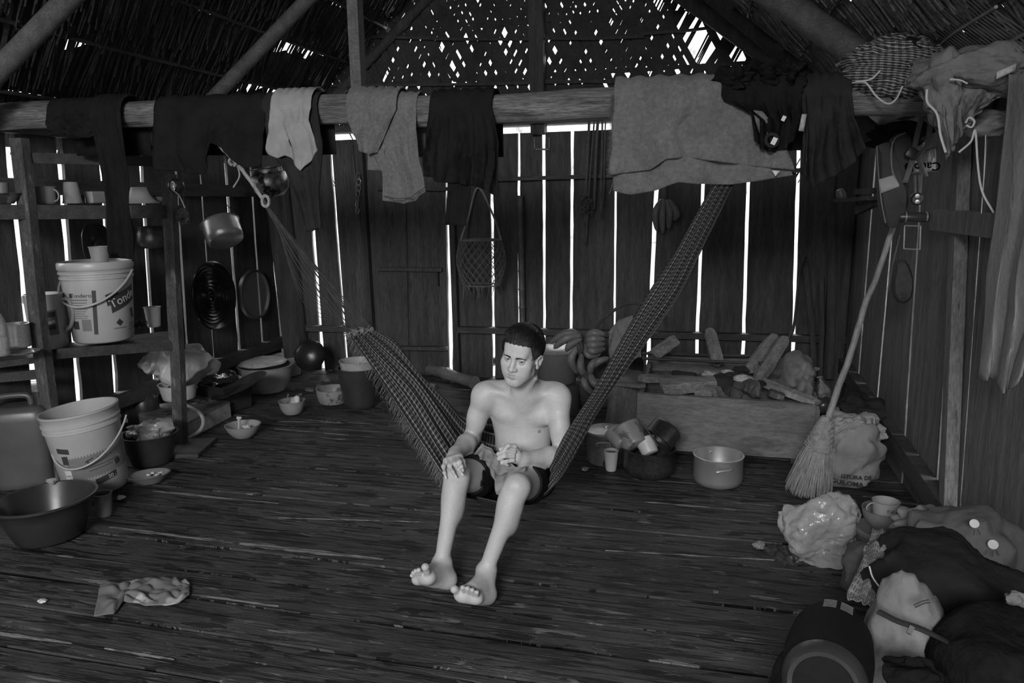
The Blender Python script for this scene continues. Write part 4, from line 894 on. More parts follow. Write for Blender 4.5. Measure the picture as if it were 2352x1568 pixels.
lt('plate_stack', 'pale wide bowl turned upside down on the top shelf right of the hanging trouser leg', 'bowl', onsh(322, 467), [(40, 0), (41, 2), (34, 6), (22, 20), (17, 36), (15, 37), (.001, 37)], gplas)
tag(MB().blob(onsh(368, 458), (.05, .06, .022), .6, 3, seed=5, ridg=True).build('rag', mat('pale_rag', .12, .9), origin=None), 'crumpled pale rag at the right end of the top shelf', 'rag')
lt('bowl', 'dark metal bowl at the far left end of the top shelf', 'bowl', onsh(12, 468), vp(18, 34, 24), alu_d)
lt('cup', 'grey cup standing in the dark bowl on the top shelf', 'cup', onsh(8, 456), vp(12, 15, 36), mplas)
# lidded bucket
bb = onsh(240, 779, .05); kb = k_at(bb); BM = mat('bucket_white_plastic', .36, .35, .08, 6, bump=.02)
bk1 = lt('bucket', 'white lidded bucket with printed label on the middle shelf', 'bucket', bb, [(.001, 0), (58, 0), (62, 4), (72, 138), (72, 142), (75, 143), (75, 148), (72.5, 149), (72.5, 153), (76, 154), (76, 159), (73, 160), (73, 164), (72, 165), (.001, 165)], BM, seg=64)
lt('lid', None, None, bb, [(72, 160), (76, 163), (77, 166), (77, 176), (75, 180), (71, 180), (69, 176), (66, 175), (.001, 176)], BM, parent=bk1, seg=64)
def handle(base, k, z, r, drop, ang, m, parent, th=2.4, tilt=0):
    a = V(math.cos(ang), math.sin(ang), 0); fwd = V(math.sin(ang), -math.cos(ang), 0); mb = MB()
    pts = [base+V(0, 0, z*k)+a*math.cos(t)*r*k+fwd*math.sin(t)*r*k*1.03+V(0, 0, -drop*k*math.sin(t)+tilt*k*math.cos(t)) for t in np.linspace(-.05, math.pi+.05, 32)]
    mb.tube(pts, th*k, 8)
    for s_ in (1, -1): mb.lathe([(.001, 0), (5*k, 0), (5*k, 3*k), (.001, 3*k)], base+V(0, 0, z*k)+a*s_*r*k*.985, frame_R(a*s_), 12)
    return mb.build('handle', m, parent)
def frame_R(d): x, y, z = frame(d); return np.stack([x, y, z], 1)
handle(bb, kb, 148, 77, 62, .30, BM, bk1, 2.6, 6)
face = math.atan2(-(CAMP[0]-bb[0]), -(CAMP[1]-bb[1])); face = math.atan2((CAMP[0]-bb[0]), -(CAMP[1]-bb[1]))   # direction to camera, angle as used by wrap()
def rad(z, rb=62, rt_=72, z0=4, z1=138): return rb+(rt_-rb)*(z-z0)/(z1-z0)
def put(parts, base, k, R=None, name='label_print', parent=None, fc=None, rb=62, rt_=72, z0=4, z1=138):
    fc = face if fc is None else fc; mats = {}
    for kind, m, *a in parts:
        mb = mats.setdefault(len(mats), (MB(), m))[0]
        if kind == 't': txt, x, z, size, rot = a; vs, fs = text_mesh(txt, size*k, .0003, 0); c, s = math.cos(rot), math.sin(rot); q = vs.copy(); q[:, 0] = vs[:, 0]*c-vs[:, 1]*s; q[:, 1] = vs[:, 0]*s+vs[:, 1]*c; vs = q; vs[:, 0] += x*k; vs[:, 1] += z*k; vs[:, 2] += .0009
        else: x0, x1, y0, y1, skew, rot, *zg = a; vs, fs = grid_panel(x0*k, x1*k, y0*k, y1*k, zg[1] if len(zg) > 1 else 12, skew*k, rot, zg[0]*k if zg else 0); vs[:, 2] += .0003*(1+0.6*(m is ink))
        r = rad(vs[:, 1]/k, rb, rt_, z0, z1)*k; o = np.zeros((len(vs), 3)); an = fc+vs[:, 0]/r; rr = r+.0007+vs[:, 2]; o[:, 0] = rr*np.sin(an); o[:, 1] = -rr*np.cos(an); o[:, 2] = vs[:, 1]
        if R is not None: o = o@np.asarray(R).T
        mb.add(o+base, fs)
    for mb, m in mats.values(): mb.build(name, m, parent, smooth=False)
put([('p', ink, -16, -8, 22, 120, 0, -.05), ('p', ink, -67, -59, 104, 114, 0, 0), ('t', ink, 'Tondero', -38, 109, 13, 0), ('p', ink2, -64, -24, 98, 101, 0, 0), ('p', ink2, -64, -26, 92, 94.5, 0, 0), ('p', ink, -64, -24, 84, 88, 0, 0)]
    + [('p', ink2, -64, -26-3*(i % 3), 78-5*i, 80-5*i, 0, 0) for i in range(5)] + [('p', ink2, -42, -22, 30, 56, 0, 0), ('p', ink, -66, -50, 34, 52, 0, 0)]
    + [('p', ink, 20, 88, 68, 104, 22, .05), ('p', ink, 12, 40, 84, 110, 6, .1), ('t', white_ink, 'Tonde', 52, 97, 27, .34), ('p', ink, 30, 42, 38, 50, 0, .78), ('p', ink2, 22, 52, 30, 33, 0, 0), ('t', ink, '20L', 36, 44, 6, 0), ('p', ink2, 58, 84, 30, 33, 0, 0), ('p', ink, 70, 82, 50, 72, 0, .2), ('p', ink2, 60, 86, 36, 38, 0, 0), ('p', ink2, 58, 84, 24, 27, 0, 0)], bb, kb, parent=bk1)
mug('cup', 'clear plastic cup standing on the lidded bucket', 'cup', onsh(231, 603, .05), 17, 21, 37, gplas)
tr_ = MB(); c_ = onsh(222, 560, -.14); 
tr_.grid(np.array([[c_+V(0, .11*math.cos(a)*s*(1 if True else 1), .13*math.copysign(abs(math.sin(a))**.6, math.sin(a))*s)+V(-.02*(1-s), .0, 0) for a in np.linspace(0, 2*math.pi, 33)] for s in (1, .98, .86, .5, .01)]))
tag(tr_.build('tray', mat('dark_metal_tray', .04, .3, .3, metal=.6), solid=.004), 'dark rounded tray standing on edge behind the lidded bucket', 'tray')
# jug, saucepan, bottle, plate, white cup
jb = onsh(116, 798, -.13); kj = k_at(jb)
jg = lt('jug', 'tall frosted measuring jug half full behind the leaning shelf post', 'jug', jb, [(.001, 0), (33, 0), (36, 3), (38, 40), (40, 124), (41, 125), (38.5, 125), (36, 40), (34, 5), (.001, 4)], wplas)
MB().lathe([(.001, 5*kj), (35*kj, 5*kj), (37.5*kj, 34*kj), (.001, 34*kj)], jb+V(0, 0, .0005)).build('liquid', mplas, jg)
MB().tube(bez([jb+rt*38*kj+V(0, 0, 112*kj), jb+rt*56*kj+V(0, 0, 110*kj), jb+rt*62*kj+V(0, 0, 80*kj), jb+rt*54*kj+V(0, 0, 52*kj), jb+rt*38*kj+V(0, 0, 38*kj)], 20), 4.5*kj, 8).build('handle', gplas, jg)
MB().add([jb-rt*34*kj+V(0, 0, 125*kj), jb-rt*62*kj+V(0, 0, 113*kj), jb-rt*36*kj+V(0, -.02, 98*kj), jb-rt*36*kj+V(0, .03, 100*kj)], [(0, 1, 2), (0, 3, 1), (1, 3, 2)]).build('spout', gplas, jg)
put([('p', ink2, -2, 24, 34, 90, 0, 0), ('p', ink, 2, 20, 74, 86, 0, 0), ('p', white_ink, 3, 18, 60, 66, 0, .2), ('p', ink, 3, 18, 46, 57, 0, .1), ('p', white_ink, 6, 14, 50, 54, 0, .3)], jb, kj, parent=jg, rb=37, rt_=40)
sp_ = lt('saucepan', 'shiny aluminium saucepan on the middle shelf left of the jug', 'pot', onsh(42, 796, .03), vp(27, 28, 54, 2), alu)
bo = onsh(6, 816, .1)
lt('bottle', 'clear ribbed plastic bottle at the left edge of the middle shelf', 'bottle', bo, [(.001, 0), (14, 0), (16, 4), (15, 20), (16, 40), (14, 44), (16, 48), (15.5, 70), (13, 84), (7, 98), (5, 110), (.001, 111)], mat('clear_bottle_plastic', .3, .08, .2, 8, alpha=.55, bump=.3, spec=.8))
lt('plate', 'flat tin plate lying at the front of the middle shelf', 'plate', onsh(52, 812, .1), [(.001, 0), (26, 0), (36, 5), (36.5, 6), (26, 2), (.001, 2)], alu)
lt('cup', 'white cup at the right end of the middle shelf', 'cup', onsh(354, 750, .03), vp(14, 17.5, 46), wplas)
fb = MB()
for k in range(60):
    d = nrm(np.random.randn(3)); c = onsh(322, 744, .08); fb.tube([c, c+d*V(.035, .06, .03)], [.007, .002], 4)
tag(fb.build('scrubber', mat('dark_bristle', .05, .7, .8, 40)), 'dark spiky scrubbing puff beside the white cup on the middle shelf', 'scrubber')
# under the shelf: black pot, ladle, scouring ball
pb_ = onsh(352, 569, -.02)
p_ = lt('pot', 'small blackened pot hanging under the top shelf beside the rear post', 'pot', pb_, [(.001, 0), (26, 0), (33, 8), (35, 20), (33, 34), (31, 44), (34, 49), (31, 49), (30, 40), (.001, 30)], soot)
loop(pb_+V(0, 0, 48*k_at(pb_)), rt*30*k_at(pb_), V(0, 0, 42*k_at(pb_)), .002, iron, 'bail', p_, 0, math.pi)
lc = at(405, 427, 3.8); ld = tag(MB().lathe([(.001, .018), (.03, .012), (.042, 0), (.045, 0), (.044, .004), (.03, .018), (.001, .024)], lc, frame_R(CAMP-lc)).build('ladle', soot), 'black ladle hanging at the top of the rear shelf post', 'ladle')
MB().tube(bez([lc+V(0, -.04, -.02), at(412, 450, 3.76), at(425, 478, 3.74)], 8), .004, 6).build('handle', alu, ld)
spn = MB().lathe([(.001, 0), (.014, .003), (.018, .008)], lc+V(0, -.03, 0), frame_R(CAMP-lc), sc=(.7, 1.5)); tag(spn.build('spoon', alu, solid=.001), 'shiny spoon hooked in front of the black ladle', 'spoon')
sb_ = MB(); c_ = at(420, 500, 3.86)
for k in range(70):
    n_ = nrm(np.random.randn(3)); a_, b_, _ = frame(n_); sb_.tube([c_+(a_*math.cos(t)+b_*math.sin(t))*V(.045, .035, .06)*random.uniform(.5, 1) for t in np.linspace(0, random.uniform(2, 5), 8)], .0022, 4)
sb_.tube([c_, at(424, 420, 3.87)], .002, 4); tag(sb_.build('scouring_ball', mat('wire_scourer', .05, .6, .5, 40)), 'tangled wire scouring ball hanging right of the rear shelf post', 'scrubber')
# ---- floor things at left
def jerrycan(c, w, d, h, rz, m, name, label):
    mb = MB(); n = 12; rings = []
    prof = [(0, .86), (.03, .97), (.08, 1), (.35, .985), (.4, 1), (.75, 1), (.84, .97), (.89, .82), (.90, .55), (.90, .001)]
    for z, s in prof:
        r_ = []
        for k in range(32):
            a = 2*math.pi*k/32; x = math.copysign(abs(math.cos(a))**.42, math.cos(a)); y_ = math.copysign(abs(math.sin(a))**.42, math.sin(a)); r_.append((x*w/2*s, y_*d/2*s, z*h))
        rings.append(r_)
    P = np.array(rings)@rotm(0, 0, rz).T+c; mb.grid(P, close=True); mb.add(P[0], [list(range(32))])
    o = tag(mb.build('jerrycan', m, origin=c), label, 'jerrycan'); Rz = rotm(0, 0, rz)
    MB().tube(np.array(bez([V(-w*.36, 0, h*.86), V(-w*.34, 0, h*.97), V(-w*.22, 0, h*1.0), V(w*.12, 0, h*1.0), V(w*.2, 0, h*.95), V(w*.2, 0, h*.86)], 24))@Rz.T+c, .017, 10).build('handle', m, o)
    MB().lathe([(.024, 0), (.024, .05), (.03, .05), (.03, .075), (.001, .078)], c+Rz@V(w*.34, 0, h*.88)).build('cap', dplas, o); return o
jerrycan(fl(62, 1112)+V(0, .02, 0), .30, .22, .50, 30, jerry_m, 'j', 'large frosted jerrycan of dark liquid at far left behind the basin')
jerrycan(fl(150, 1015)+V(-.12, 0, 0), .26, .2, .46, 20, jerry_m, 'j', 'second jerrycan standing behind the leaning shelf post')
b2 = fl(226, 1122); k2 = k_at(b2); R2 = rotm(0, -4, 0); R2 = rotm(3, -5, 0)
bk2 = lt('bucket', 'open white bucket with zigzag grey label standing on the floor', 'bucket', b2+V(0, 0, .008), [(.001, 0), (62, 0), (65, 4), (76, 150), (77, 152), (79, 152), (79, 157), (77, 158), (77, 164), (80, 165), (80, 169), (78, 170), (78.5, 186), (81, 188), (81, 192), (77, 192), (75, 150), (63, 8), (.001, 7)], BM, R=R2, seg=64)
fc2 = math.atan2((CAMP[0]-b2[0]), -(CAMP[1]-b2[1]))
put([('p', ink2, -52, 90, 44, 96, 8, .0, 3, 46), ('p', ink, -68, -40, 112, 124, -4, 0), ('p', ink, -60, -46, 84, 104, 0, 0), ('p', white_ink, -62, -46, 30, 70, 0, 0), ('p', ink2, -60, -48, 34, 36, 0, 0), ('p', ink2, -60, -48, 42, 44, 0, 0), ('p', ink2, -60, -48, 56, 58, 0, 0),
     ('p', ink, -2, 44, 26, 40, 8, 0), ('t', white_ink, '20', 30, 37.5, 12, .1), ('t', white_ink, 'L', 41, 37, 6, .1), ('t', ink, 'Palma', 20, 90, 8, .15), ('p', white_ink, -12, 40, 76, 80, 10, 0, 1.2, 12), ('p', ink, -14, 4, 84, 87, 3, .2), ('p', ink, -10, -6, 78, 88, 0, .1), ('p', ink, -20, 52, 68, 69.5, 6, 0), ('p', ink, -10, 40, 61, 62.5, 5, 0), ('p', ink, 46, 60, 58, 72, 2, .2), ('p', white_ink, 50, 56, 62, 67, 0, .2), ('p', white_ink, 54, 63, 72, 80, 0, .5)],
    b2+V(0, 0, .008), k2, R=R2, parent=bk2, fc=fc2+.04, rb=65, rt_=76, z0=4, z1=150)
handle(b2, k2, 160, 80, 82, .30, BM, bk2, 2.2, 8)
lt('jar', 'dark plastic jar with narrow neck behind the open white bucket', 'jar', fl(312, 985)+V(0, .1, 0), [(.001, 0), (30, 0), (32, 4), (32, 56), (24, 72), (13, 76), (13, 80), (15, 81), (15, 88), (.001, 89)], dplas)
tb = fl(350, 1062); kt = k_at(tb)
tub = lt('tub', 'black tapered tub filled with a clear plastic bag', 'tub', tb, vp(42, 60, 72, 3, 2.5), dplas)
tag(MB().blob(tb+V(-.01, .02, 72*kt), (.125, .11, .07), .9, 2.2, seed=4, sub=4, ridg=True).build('plastic_bag', bagc), 'crumpled clear plastic bag bulging out of the black tub', 'bag')
bw = lt('bowl', 'shallow oval dish with food scraps beside the open white bucket', 'bowl', fl(345, 1108), vp(26, 46, 22, 1.5, 2), mplas, sc=(1.0, .75), R=rotm(0, -3, 20))
for i in range(5):
    tag(MB().blob(fl(342+i*9, 1090-(i % 2)*5, .035), (.012, .012, .006), .6, 3, seed=i, sub=2).build('food_scrap', white_ink), 'pale food scrap in the shallow oval dish', 'food', 'scraps in the oval dish')
bs_ = fl(112, 1238); kbs = k_at(bs_)
lt('basin', 'big dark round basin on the floor at far left', 'basin', bs_+V(-.02, .03, 0), [(.001, 0), (66, 0), (70, 4), (92, 62), (104, 88), (109, 90), (109, 95), (103, 94), (88, 62), (66, 7), (.001, 6)], mat('dark_basin_plastic', .028, .3, .3, 5, bump=.05), R=rotm(0, -2, 0), seg=64)
tag(MB().blob(bs_+V(.0, .04, .05), (.07, .05, .03), .3, 2, seed=9).build('soap', mplas), 'grey lump lying in the bottom of the big dark basin', 'soap')
mug('cup', 'small grey cup on the floor in front of the open white bucket', 'cup', fl(241, 1183), 15.5, 19.5, 54, mplas)
def scrap(x, y, r, label, m=white_ink, seed=0, z=.01): tag(MB().blob(fl(x, y, z), (r, r*.7, r*.5), .9, 2.5, seed=seed, sub=3, ridg=True).build('paper_scrap', m), label, 'scrap')
scrap(97, 1380, .018, 'tiny white paper scrap on the bare floor at left', seed=2); scrap(278, 1142, .022, 'torn paper scrap beside the small grey cup', seed=3); scrap(118, 1103, .028, 'crumpled wrapper behind the big dark basin', bagc, 4, .2)
scrap(1345, 1076, .022, 'crumpled foil on the floor left of the white paper cup', foil, 5); scrap(1645, 1358, .012, 'pale chip on the floor right of the feet', ash, 6)
MB_ = MB(); q = [fl(388, 1055), fl(455, 1052), fl(497, 1015), fl(420, 1015)]; MB_.add([p+V(0, 0, .004) for p in q]+[p+V(0, 0, .026) for p in q], [(0, 1, 2, 3), (4, 5, 6, 7), (0, 1, 5, 4), (1, 2, 6, 5), (2, 3, 7, 6), (3, 0, 4, 7)])
tag(MB_.build('plank', wood_d, smooth=False), 'short flat board under the foot of the rear shelf post', 'plank')
# crumpled cloth on the floor
P = coons([fl(232, 1345), fl(275, 1342), fl(330, 1333), fl(400, 1330), fl(436, 1345)], [fl(216, 1420), fl(262, 1415), fl(285, 1388), fl(345, 1396), fl(410, 1392), fl(436, 1370)], [fl(232, 1345), fl(216, 1420)], [fl(436, 1345), fl(436, 1370)], 60, 30)
for i in range(60):
    for j in range(30):
        n1 = mnoise.fractal(Vector((i*.06, j*.09, 3)), 1, 2, 2); e = min(i, 59-i, j*2, (29-j)*2)/10; P[i, j, 2] = .006+.05*abs(n1)*min(1, e+.2)+.004*abs(math.sin(i*.3+j*.2))
tag(MB().grid(P).build('cloth', mat('patterned_grey_cloth', .13, .9, .3, 8, spots=(9, .6, 2.2), bump=.2), solid=.003), 'crumpled grey patterned cloth lying alone on the floor at left', 'cloth')
# stove, sack, boxes
n0, n1_, n2, n3 = fl(428, 1012), fl(531, 957), fl(430, 935), fl(322, 985); hh = .105
st = MB().add([n0, n1_, n2, n3]+[p+V(0, 0, hh) for p in (n0, n1_, n2, n3)], [(0, 1, 2, 3), (0, 4, 5, 1), (1, 5, 6, 2), (2, 6, 7, 3), (3, 7, 4, 0)])
stove = tag(st.build('gas_stove', mat('speckled_stove_enamel', .3, .5, .25, 20, spots=(30, .62, .4), bump=.05), smooth=False), 'dirty white two-burner gas stove on the floor beside the rear shelf post', 'stove')
MB().add([p+V(0, 0, hh+.001) for p in (n0, n1_, n2, n3)]+[p+V(0, 0, hh+.008) for p in (n0, n1_, n2, n3)], [(4, 5, 6, 7), (0, 4, 5, 1), (1, 5, 6, 2), (2, 6, 7, 3), (3, 7, 4, 0)]).build('stove_top', mat('worn_steel_top', .3, .35, .6, 8, metal=.6, bump=.1), stove, smooth=False)
for t in (.27, .75):
    c = lerp(lerp(n0, n3, .5), lerp(n1_, n2, .5), t)+V(0, 0, hh+.016); mb = MB(); mb.lathe([(.001, 0), (.03, 0), (.032, .008), (.001, .012)], c, seg=20)
    for r_ in (.06, .075): mb.tube([c+V(r_*math.cos(a), r_*math.sin(a), 0) for a in np.linspace(0, 2*math.pi, 24)], .003, 6)
    mb.build('burner', alu_d, stove)
MB().tube(bez([at(400, 925, 4.2), at(440, 935, 4.1), at(465, 958, 4.0), at(462, 985, 3.95), at(432, 1008, 3.92)], 24), .012, 8).build('hose', gplas, stove)
wb = at(412, 915, 4.25); lt('bowl', 'white bowl on the stove beneath the bulging sack', 'bowl', wb, vp(34, 42, 36, 1.5), wplas)
sk = MB().blob(at(428, 835, 4.25), (.19, .17, .165), .16, 1.6, seed=3, sub=5, ridg=True); sko = tag(sk.build('sack', bagw), 'bulging white plastic sack sitting on the stove behind the shelf post', 'sack')
MB().blob(at(362, 830, 4.17), (.10, .09, .10), .5, 1.8, seed=8, sub=5, ridg=True).build('sack_mouth', bagw, sko)
cb = fl(505, 948); lt('bin', 'black box bin right of the stove', 'bin', cb+V(0, .1, 0), vp(50, 56, 62, 2, 2), dplas, seg=4, R=rotm(0, 0, 30))
tag(MB().blob(at(500, 885, 4.75), (.20, .17, .09), .8, 2, seed=12, sub=5, ridg=True).build('plastic_bag', bagd), 'black plastic bag spilling over the black bin', 'bag')
pl_ = MB().lathe([(.001, 0), (.1, .005), (.2, .03), (.21, .035), (.1, .012), (.001, .008)], at(555, 893, 4.55), rotm(12, -18, 0), wob=.05); tag(pl_.build('tray', soot), 'black dented tray tilted on the black bin', 'tray')
b3 = fl(598, 903)+V(0, .1, 0); lt('basin', 'grey washing basin holding a covered pan near the back left corner', 'basin', b3, vp(44, 60, 60, 3, 2.5, belly=3), gplas)
lt('pan_lid', 'dented white lid resting on the grey washing basin', 'lid', b3+V(-.02, 0, 66*k_at(b3)), [(.001, 10), (30, 9), (48, 4), (54, 0), (55, -3), (50, 0), (.001, 4)], enam, R=rotm(0, -3, 0), wob=.06)
p_ = lt('pot', 'white enamel pot behind the grey washing basin by the corner post', 'pot', fl(637, 868)+V(0, .15, 0), vp(37, 39, 44, 2, 2), enam)
wc = at(711, 815, 5.45); wk = MB().lathe([(.001, .05), (.07, .045), (.11, .02), (.128, 0), (.133, 0), (.12, .025), (.07, .055), (.001, .06)], wc, frame_R(V(.25, -1, .35))); tag(wk.build('wok', mat('black_round_pan', .03, .3, .5, 6, metal=.5)), 'round black pan leaning on the corner post', 'pan')
b4 = fl(560, 1003); lt('bowl', 'small pale bowl with a bone in it, nearest bowl to the camera', 'bowl', b4, vp(20, 39, 30, 1, 1.8, belly=3), gplas)
bn = MB(); a_, c_ = at(549, 985, b4[1]-.02)+V(0, 0, 0), at(549, 960, b4[1]-.04); bn.tube([a_, lerp(a_, c_, .5), c_], [.010, .008, .012], 8); bn.blob(c_+V(-.008, 0, .002), (.01,)*3); bn.blob(c_+V(.009, 0, .002), (.01,)*3)
tag(bn.build('bone', mat('pale_bone', .45, .5, .1)), 'upright bone in the small pale bowl', 'bone')
tag(MB().blob(at(566, 980, b4[1]), (.022, .018, .014), .6, 3, seed=3).build('food_lump', mat('pale_bone', .45)), 'pale leftover lump next to the bone in the small bowl', 'food')
b5 = fl(672, 949); lt('bowl', 'small grey bowl with lemon half and spoon, behind the bone bowl', 'bowl', b5, vp(19, 29.5, 31, 1, 1.8, belly=2), gplas)
tag(MB().lathe([(.001, -.03), (.018, -.022), (.022, 0), (.018, .022), (.001, .03)], at(682, 917, b5[1]-.02)).build('lemon', mat('lemon_rind', .55, .4, .1)), 'pale lemon standing in the small grey bowl', 'fruit')
tag(MB().tube(bez([at(655, 930, b5[1]), at(662, 905, b5[1])], 4), .004, 6).build('spoon', alu), 'spoon handle sticking out of the small grey bowl', 'spoon')
b6 = fl(828, 932); k6 = k_at(b6); lt('bucket', 'dark bucket half hidden behind the hammock fringe', 'bucket', b6, vp(36, 48, 92, 3, 3), dplas)
lt('pot', 'pale pot nested in the top of the dark bucket', 'pot', b6+V(0, 0, 78*k6), vp(38, 42, 30, 1.5), enam)
b7 = fl(766, 924); lt('bowl', 'wide chipped enamel bowl left of the dark bucket', 'bowl', b7, vp(30, 37, 34, 1.5, 2, belly=2), mat('chipped_enamel', .22, .4, .3, 9, spots=(9, .58, .3)))
for i, (x, y, s_) in enumerate(((735, 888, .03), (712, 895, .025), (748, 872, .03), (690, 905, .015), (720, 845, .02), (760, 850, .018))):
    tag(MB().blob(fl(x, y, .012), (s_*1.4, s_, s_*.6), .9, 2.5, seed=20+i, ridg=True).build('peel_scrap', ash), 'vegetable peel scrap on the floor beside the chipped enamel bowl', 'scrap', 'peel scraps by the enamel bowl')
def bamboo(a, b, r, label, m=bamboo_m, n=4, cat='bamboo'):
    a, b = np.asarray(a), np.asarray(b); pts = []; rr = []
    for i in range(n):
        for t, s_ in ((0.02, 1.12), (.06, 1), (.5, .96), (.94, 1), (.98, 1.12)): pts.append(a+(b-a)*(i+t)/n); rr.append(r*s_)
    return tag(MB().tube(pts, rr, 14).build('bamboo_cane', m), label, cat)
bamboo(fl(968, 852)+V(0, 0, .05), fl(1092, 893)+V(0, 0, .05), .05, 'thick bamboo log lying on the floor behind the hammock', n=2)
bamboo(fl(960, 889)+V(0, 0, .02), fl(1003, 893)+V(0, 0, .02), .022, 'short bamboo offcut in front of the thick bamboo log', n=1)
for i, (x, y) in enumerate(((1062, 838), (1098, 832), (1130, 842))):
    c = fl(x, 862)+V(0, .2, .05); tag(MB().lathe([(.001, -.13), (.04, -.125), (.045, -.1), (.043, 0), (.045, .06), (.03, .1), (.013, .13), (.013, .15), (.001, .15)], c+V(0, 0, .02*i), rotm(0, 82, 10*i)).build('bottle', mat('dark_bottle_plastic', .04, .15, .5, 20, bump=.5, spec=.7)), ('leftmost', 'middle', 'rightmost')[i]+' of three dark plastic bottles lying by the back wall behind the man', 'bottle', 'bottles lying by the back wall')
# ================================================================ LEFT WALL HANGINGS
XW = XL+.05
c_ = sx(481, 679, XW); r_ = 79*k_at(c_); prof = [(.001, .0)]
for i in range(1, 26): prof.append((r_*i/30, .012+.006*math.sin(i*2.2)+.02*(i/26)**2))
prof += [(r_*.88, .04), (r_*.96, .055), (r_, .05), (r_, .045), (r_*.9, .03), (.001, -.006)]
tag(MB().lathe(prof, c_, frame_R(V(1, 0, .05)), 64).build('pan_lid', mat('glossy_black_metal', .02, .22, .3, 8, metal=.7, bump=.05)), 'large glossy black ribbed tray hanging on the left wall', 'tray')
c_ = sx(581, 676, XW); r_ = 57*k_at(c_); sv = tag(MB().lathe([(r_*.96, 0), (r_, 0), (r_, .03), (r_*.96, .03), (r_*.96, 0)], c_, frame_R(V(1, 0, .03)), 48).build('sieve', mat('sieve_rim', .05, .6)), 'round mesh sieve hanging on the left wall beside the black tray', 'sieve')
MB().lathe([(r_*.965, .004), (r_*.6, .002), (.001, .002)], c_, frame_R(V(1, 0, .03)), 48).build('mesh', mat('sieve_mesh', .12, .6, .2, 300, alpha=.6), sv)
MB().tube([c_+V(.01, 0, r_), c_+V(.01, 0, r_+.16)], .003, 5).build('hook', iron, sv)
c_ = sx(512, 533, XW+.16); kk = k_at(c_); a_ = math.radians(24); R_ = np.stack([rt*math.cos(a_)+up*math.sin(a_), fw, up*math.cos(a_)-rt*math.sin(a_)], 1)@rotm(-12, 0, 0)
pn = tag(MB().lathe([(r*kk, z*kk) for r, z in [(.001, -26), (34, -26), (40, -22), (42, -10), (42, 22), (45, 24), (40, 24), (39, -10), (32, -22), (.001, -22)]], c_+V(.0, 0, 0), R_, 48).build('pot', alu), 'shiny aluminium pot hanging tilted by its wire bail on the left wall', 'pot')
MB().tube(bez([at(478, 505, c_[1]), at(468, 470, c_[1]), at(490, 452, c_[1]+.02), at(515, 465, c_[1]), at(545, 497, c_[1])], 24), .003, 6).build('bail', iron, pn)
c_ = at(620, 418, 4.9); kk = k_at(c_)
rp_ = tag(MB().lathe([(r*kk, z*kk) for r, z in [(.001, -34), (24, -32), (38, -18), (43, 0), (39, 18), (34, 22), (34, 30), (38, 33), (31, 33), (31, 20), (.001, 10)]], c_, rotm(8, -6, 0), 48).build('pot', mat('sooty_round_pot', .25, .3, .5, 8, metal=.8, spots=(12, .55, .15), bump=.1, fine=.4)), 'round soot-stained pot hanging beyond the pale rope', 'pot')
loop(c_+V(0, 0, 30*kk), rt*36*kk, V(0, 0, 40*kk), .003, iron, 'bail', rp_, 0, math.pi); MB().tube([c_+V(0, 0, 68*kk), V(c_[0], c_[1], 2.5)], .003, 5).build('hanging_wire', iron, rp_)
# ================================================================ BACK WALL
Y5 = YB-.1
nb_ = thing('carrying_basket', 'open-mesh woven net basket hanging on the back wall by a strap', 'basket', at(1105, 640, Y5))
cc = at(1105, 600, Y5-.16); mb = MB(); Rb, Hb = .175, .36
def bp(a, t): r = Rb*(.8+.35*math.sin(math.pi*(t*.8+.15))); return cc+V(r*math.cos(a), r*.75*math.sin(a), .17-Hb*t)
for s_ in (-1, 1):
    for k in range(20): mb.tube([bp(2*math.pi*k/20+s_*t*1.5, t) for t in np.linspace(0, 1, 12)], .0028, 4)
mb.tube([bp(a, 0) for a in np.linspace(0, 2*math.pi, 30)], .008, 6); mb.tube([bp(a, 1) for a in np.linspace(0, 2*math.pi, 30)], .006, 6)
mb.build('mesh_body', mat('basket_fibre', .10, .8, .4, 20), nb_); 
mb = MB()
for k in range(40): a = random.uniform(0, 6.3); p = bp(a, 1); mb.tube([p, p+V(random.uniform(-.05, .05), random.uniform(-.02, .02), -random.uniform(.03, .13))], [.003, .001], 4)
mb.build('hanging_fibres', mat('basket_fibre', .10), nb_)
MB().tube(bez([bp(math.pi, 0), at(1075, 500, Y5), at(1098, 430, Y5+.03), at(1135, 500, Y5), bp(0, 0)], 24), .008, 6, flat=.4).build('strap', stick_m, nb_)
bamboo(at(1200, 748, Y5+.03), at(1195, 448, Y5+.03), .026, 'slim jointed cane leaning upright on the back wall', mat('cane_stalk', .07, .5, .5, 8), 7, 'cane')
sb = MB()
for x0, x1, y1, w in ((1352, 1342, 520, .02), (1372, 1362, 480, .022), (1383, 1380, 500, .014), (1365, 1345, 560, .012), (1392, 1385, 470, .01)):
    sb.grid(np.array([[at(x0+(x1-x0)*t-2, 268+(y1-268)*t, Y5-.05)+V(0, .015*math.sin(t*6+x0), 0), at(x0+(x1-x0)*t-2, 268+(y1-268)*t, Y5-.05)+V(w, .015*math.sin(t*6+x0), 0)] for t in np.linspace(0, 1, 12)]))
so = tag(sb.build('straps', mat('old_leather_strap', .06, .8, .4, 20), solid=.004), 'bundle of old straps hanging on the back wall left of the large towel', 'straps')
mb = MB()
for k in range(40): c = at(1345+random.uniform(-12, 12), 475+random.uniform(-20, 20), Y5-.08); a_, b_, _ = frame(np.random.randn(3)); mb.tube([c+(a_*math.cos(t)+b_*math.sin(t))*.025 for t in np.linspace(0, 3.5, 6)], .004, 4)
mb.build('tangle', mat('old_leather_strap', .06), so)
mb = MB()
for k in range(7): c = at(822+math.sin(k)*2, 405+k*13, Y5-.02); mb.tube([c+V(.016*math.cos(a), .008*math.sin(a+k), .03*math.sin(a)) for a in np.linspace(0, 2*math.pi, 10)], .005, 5)
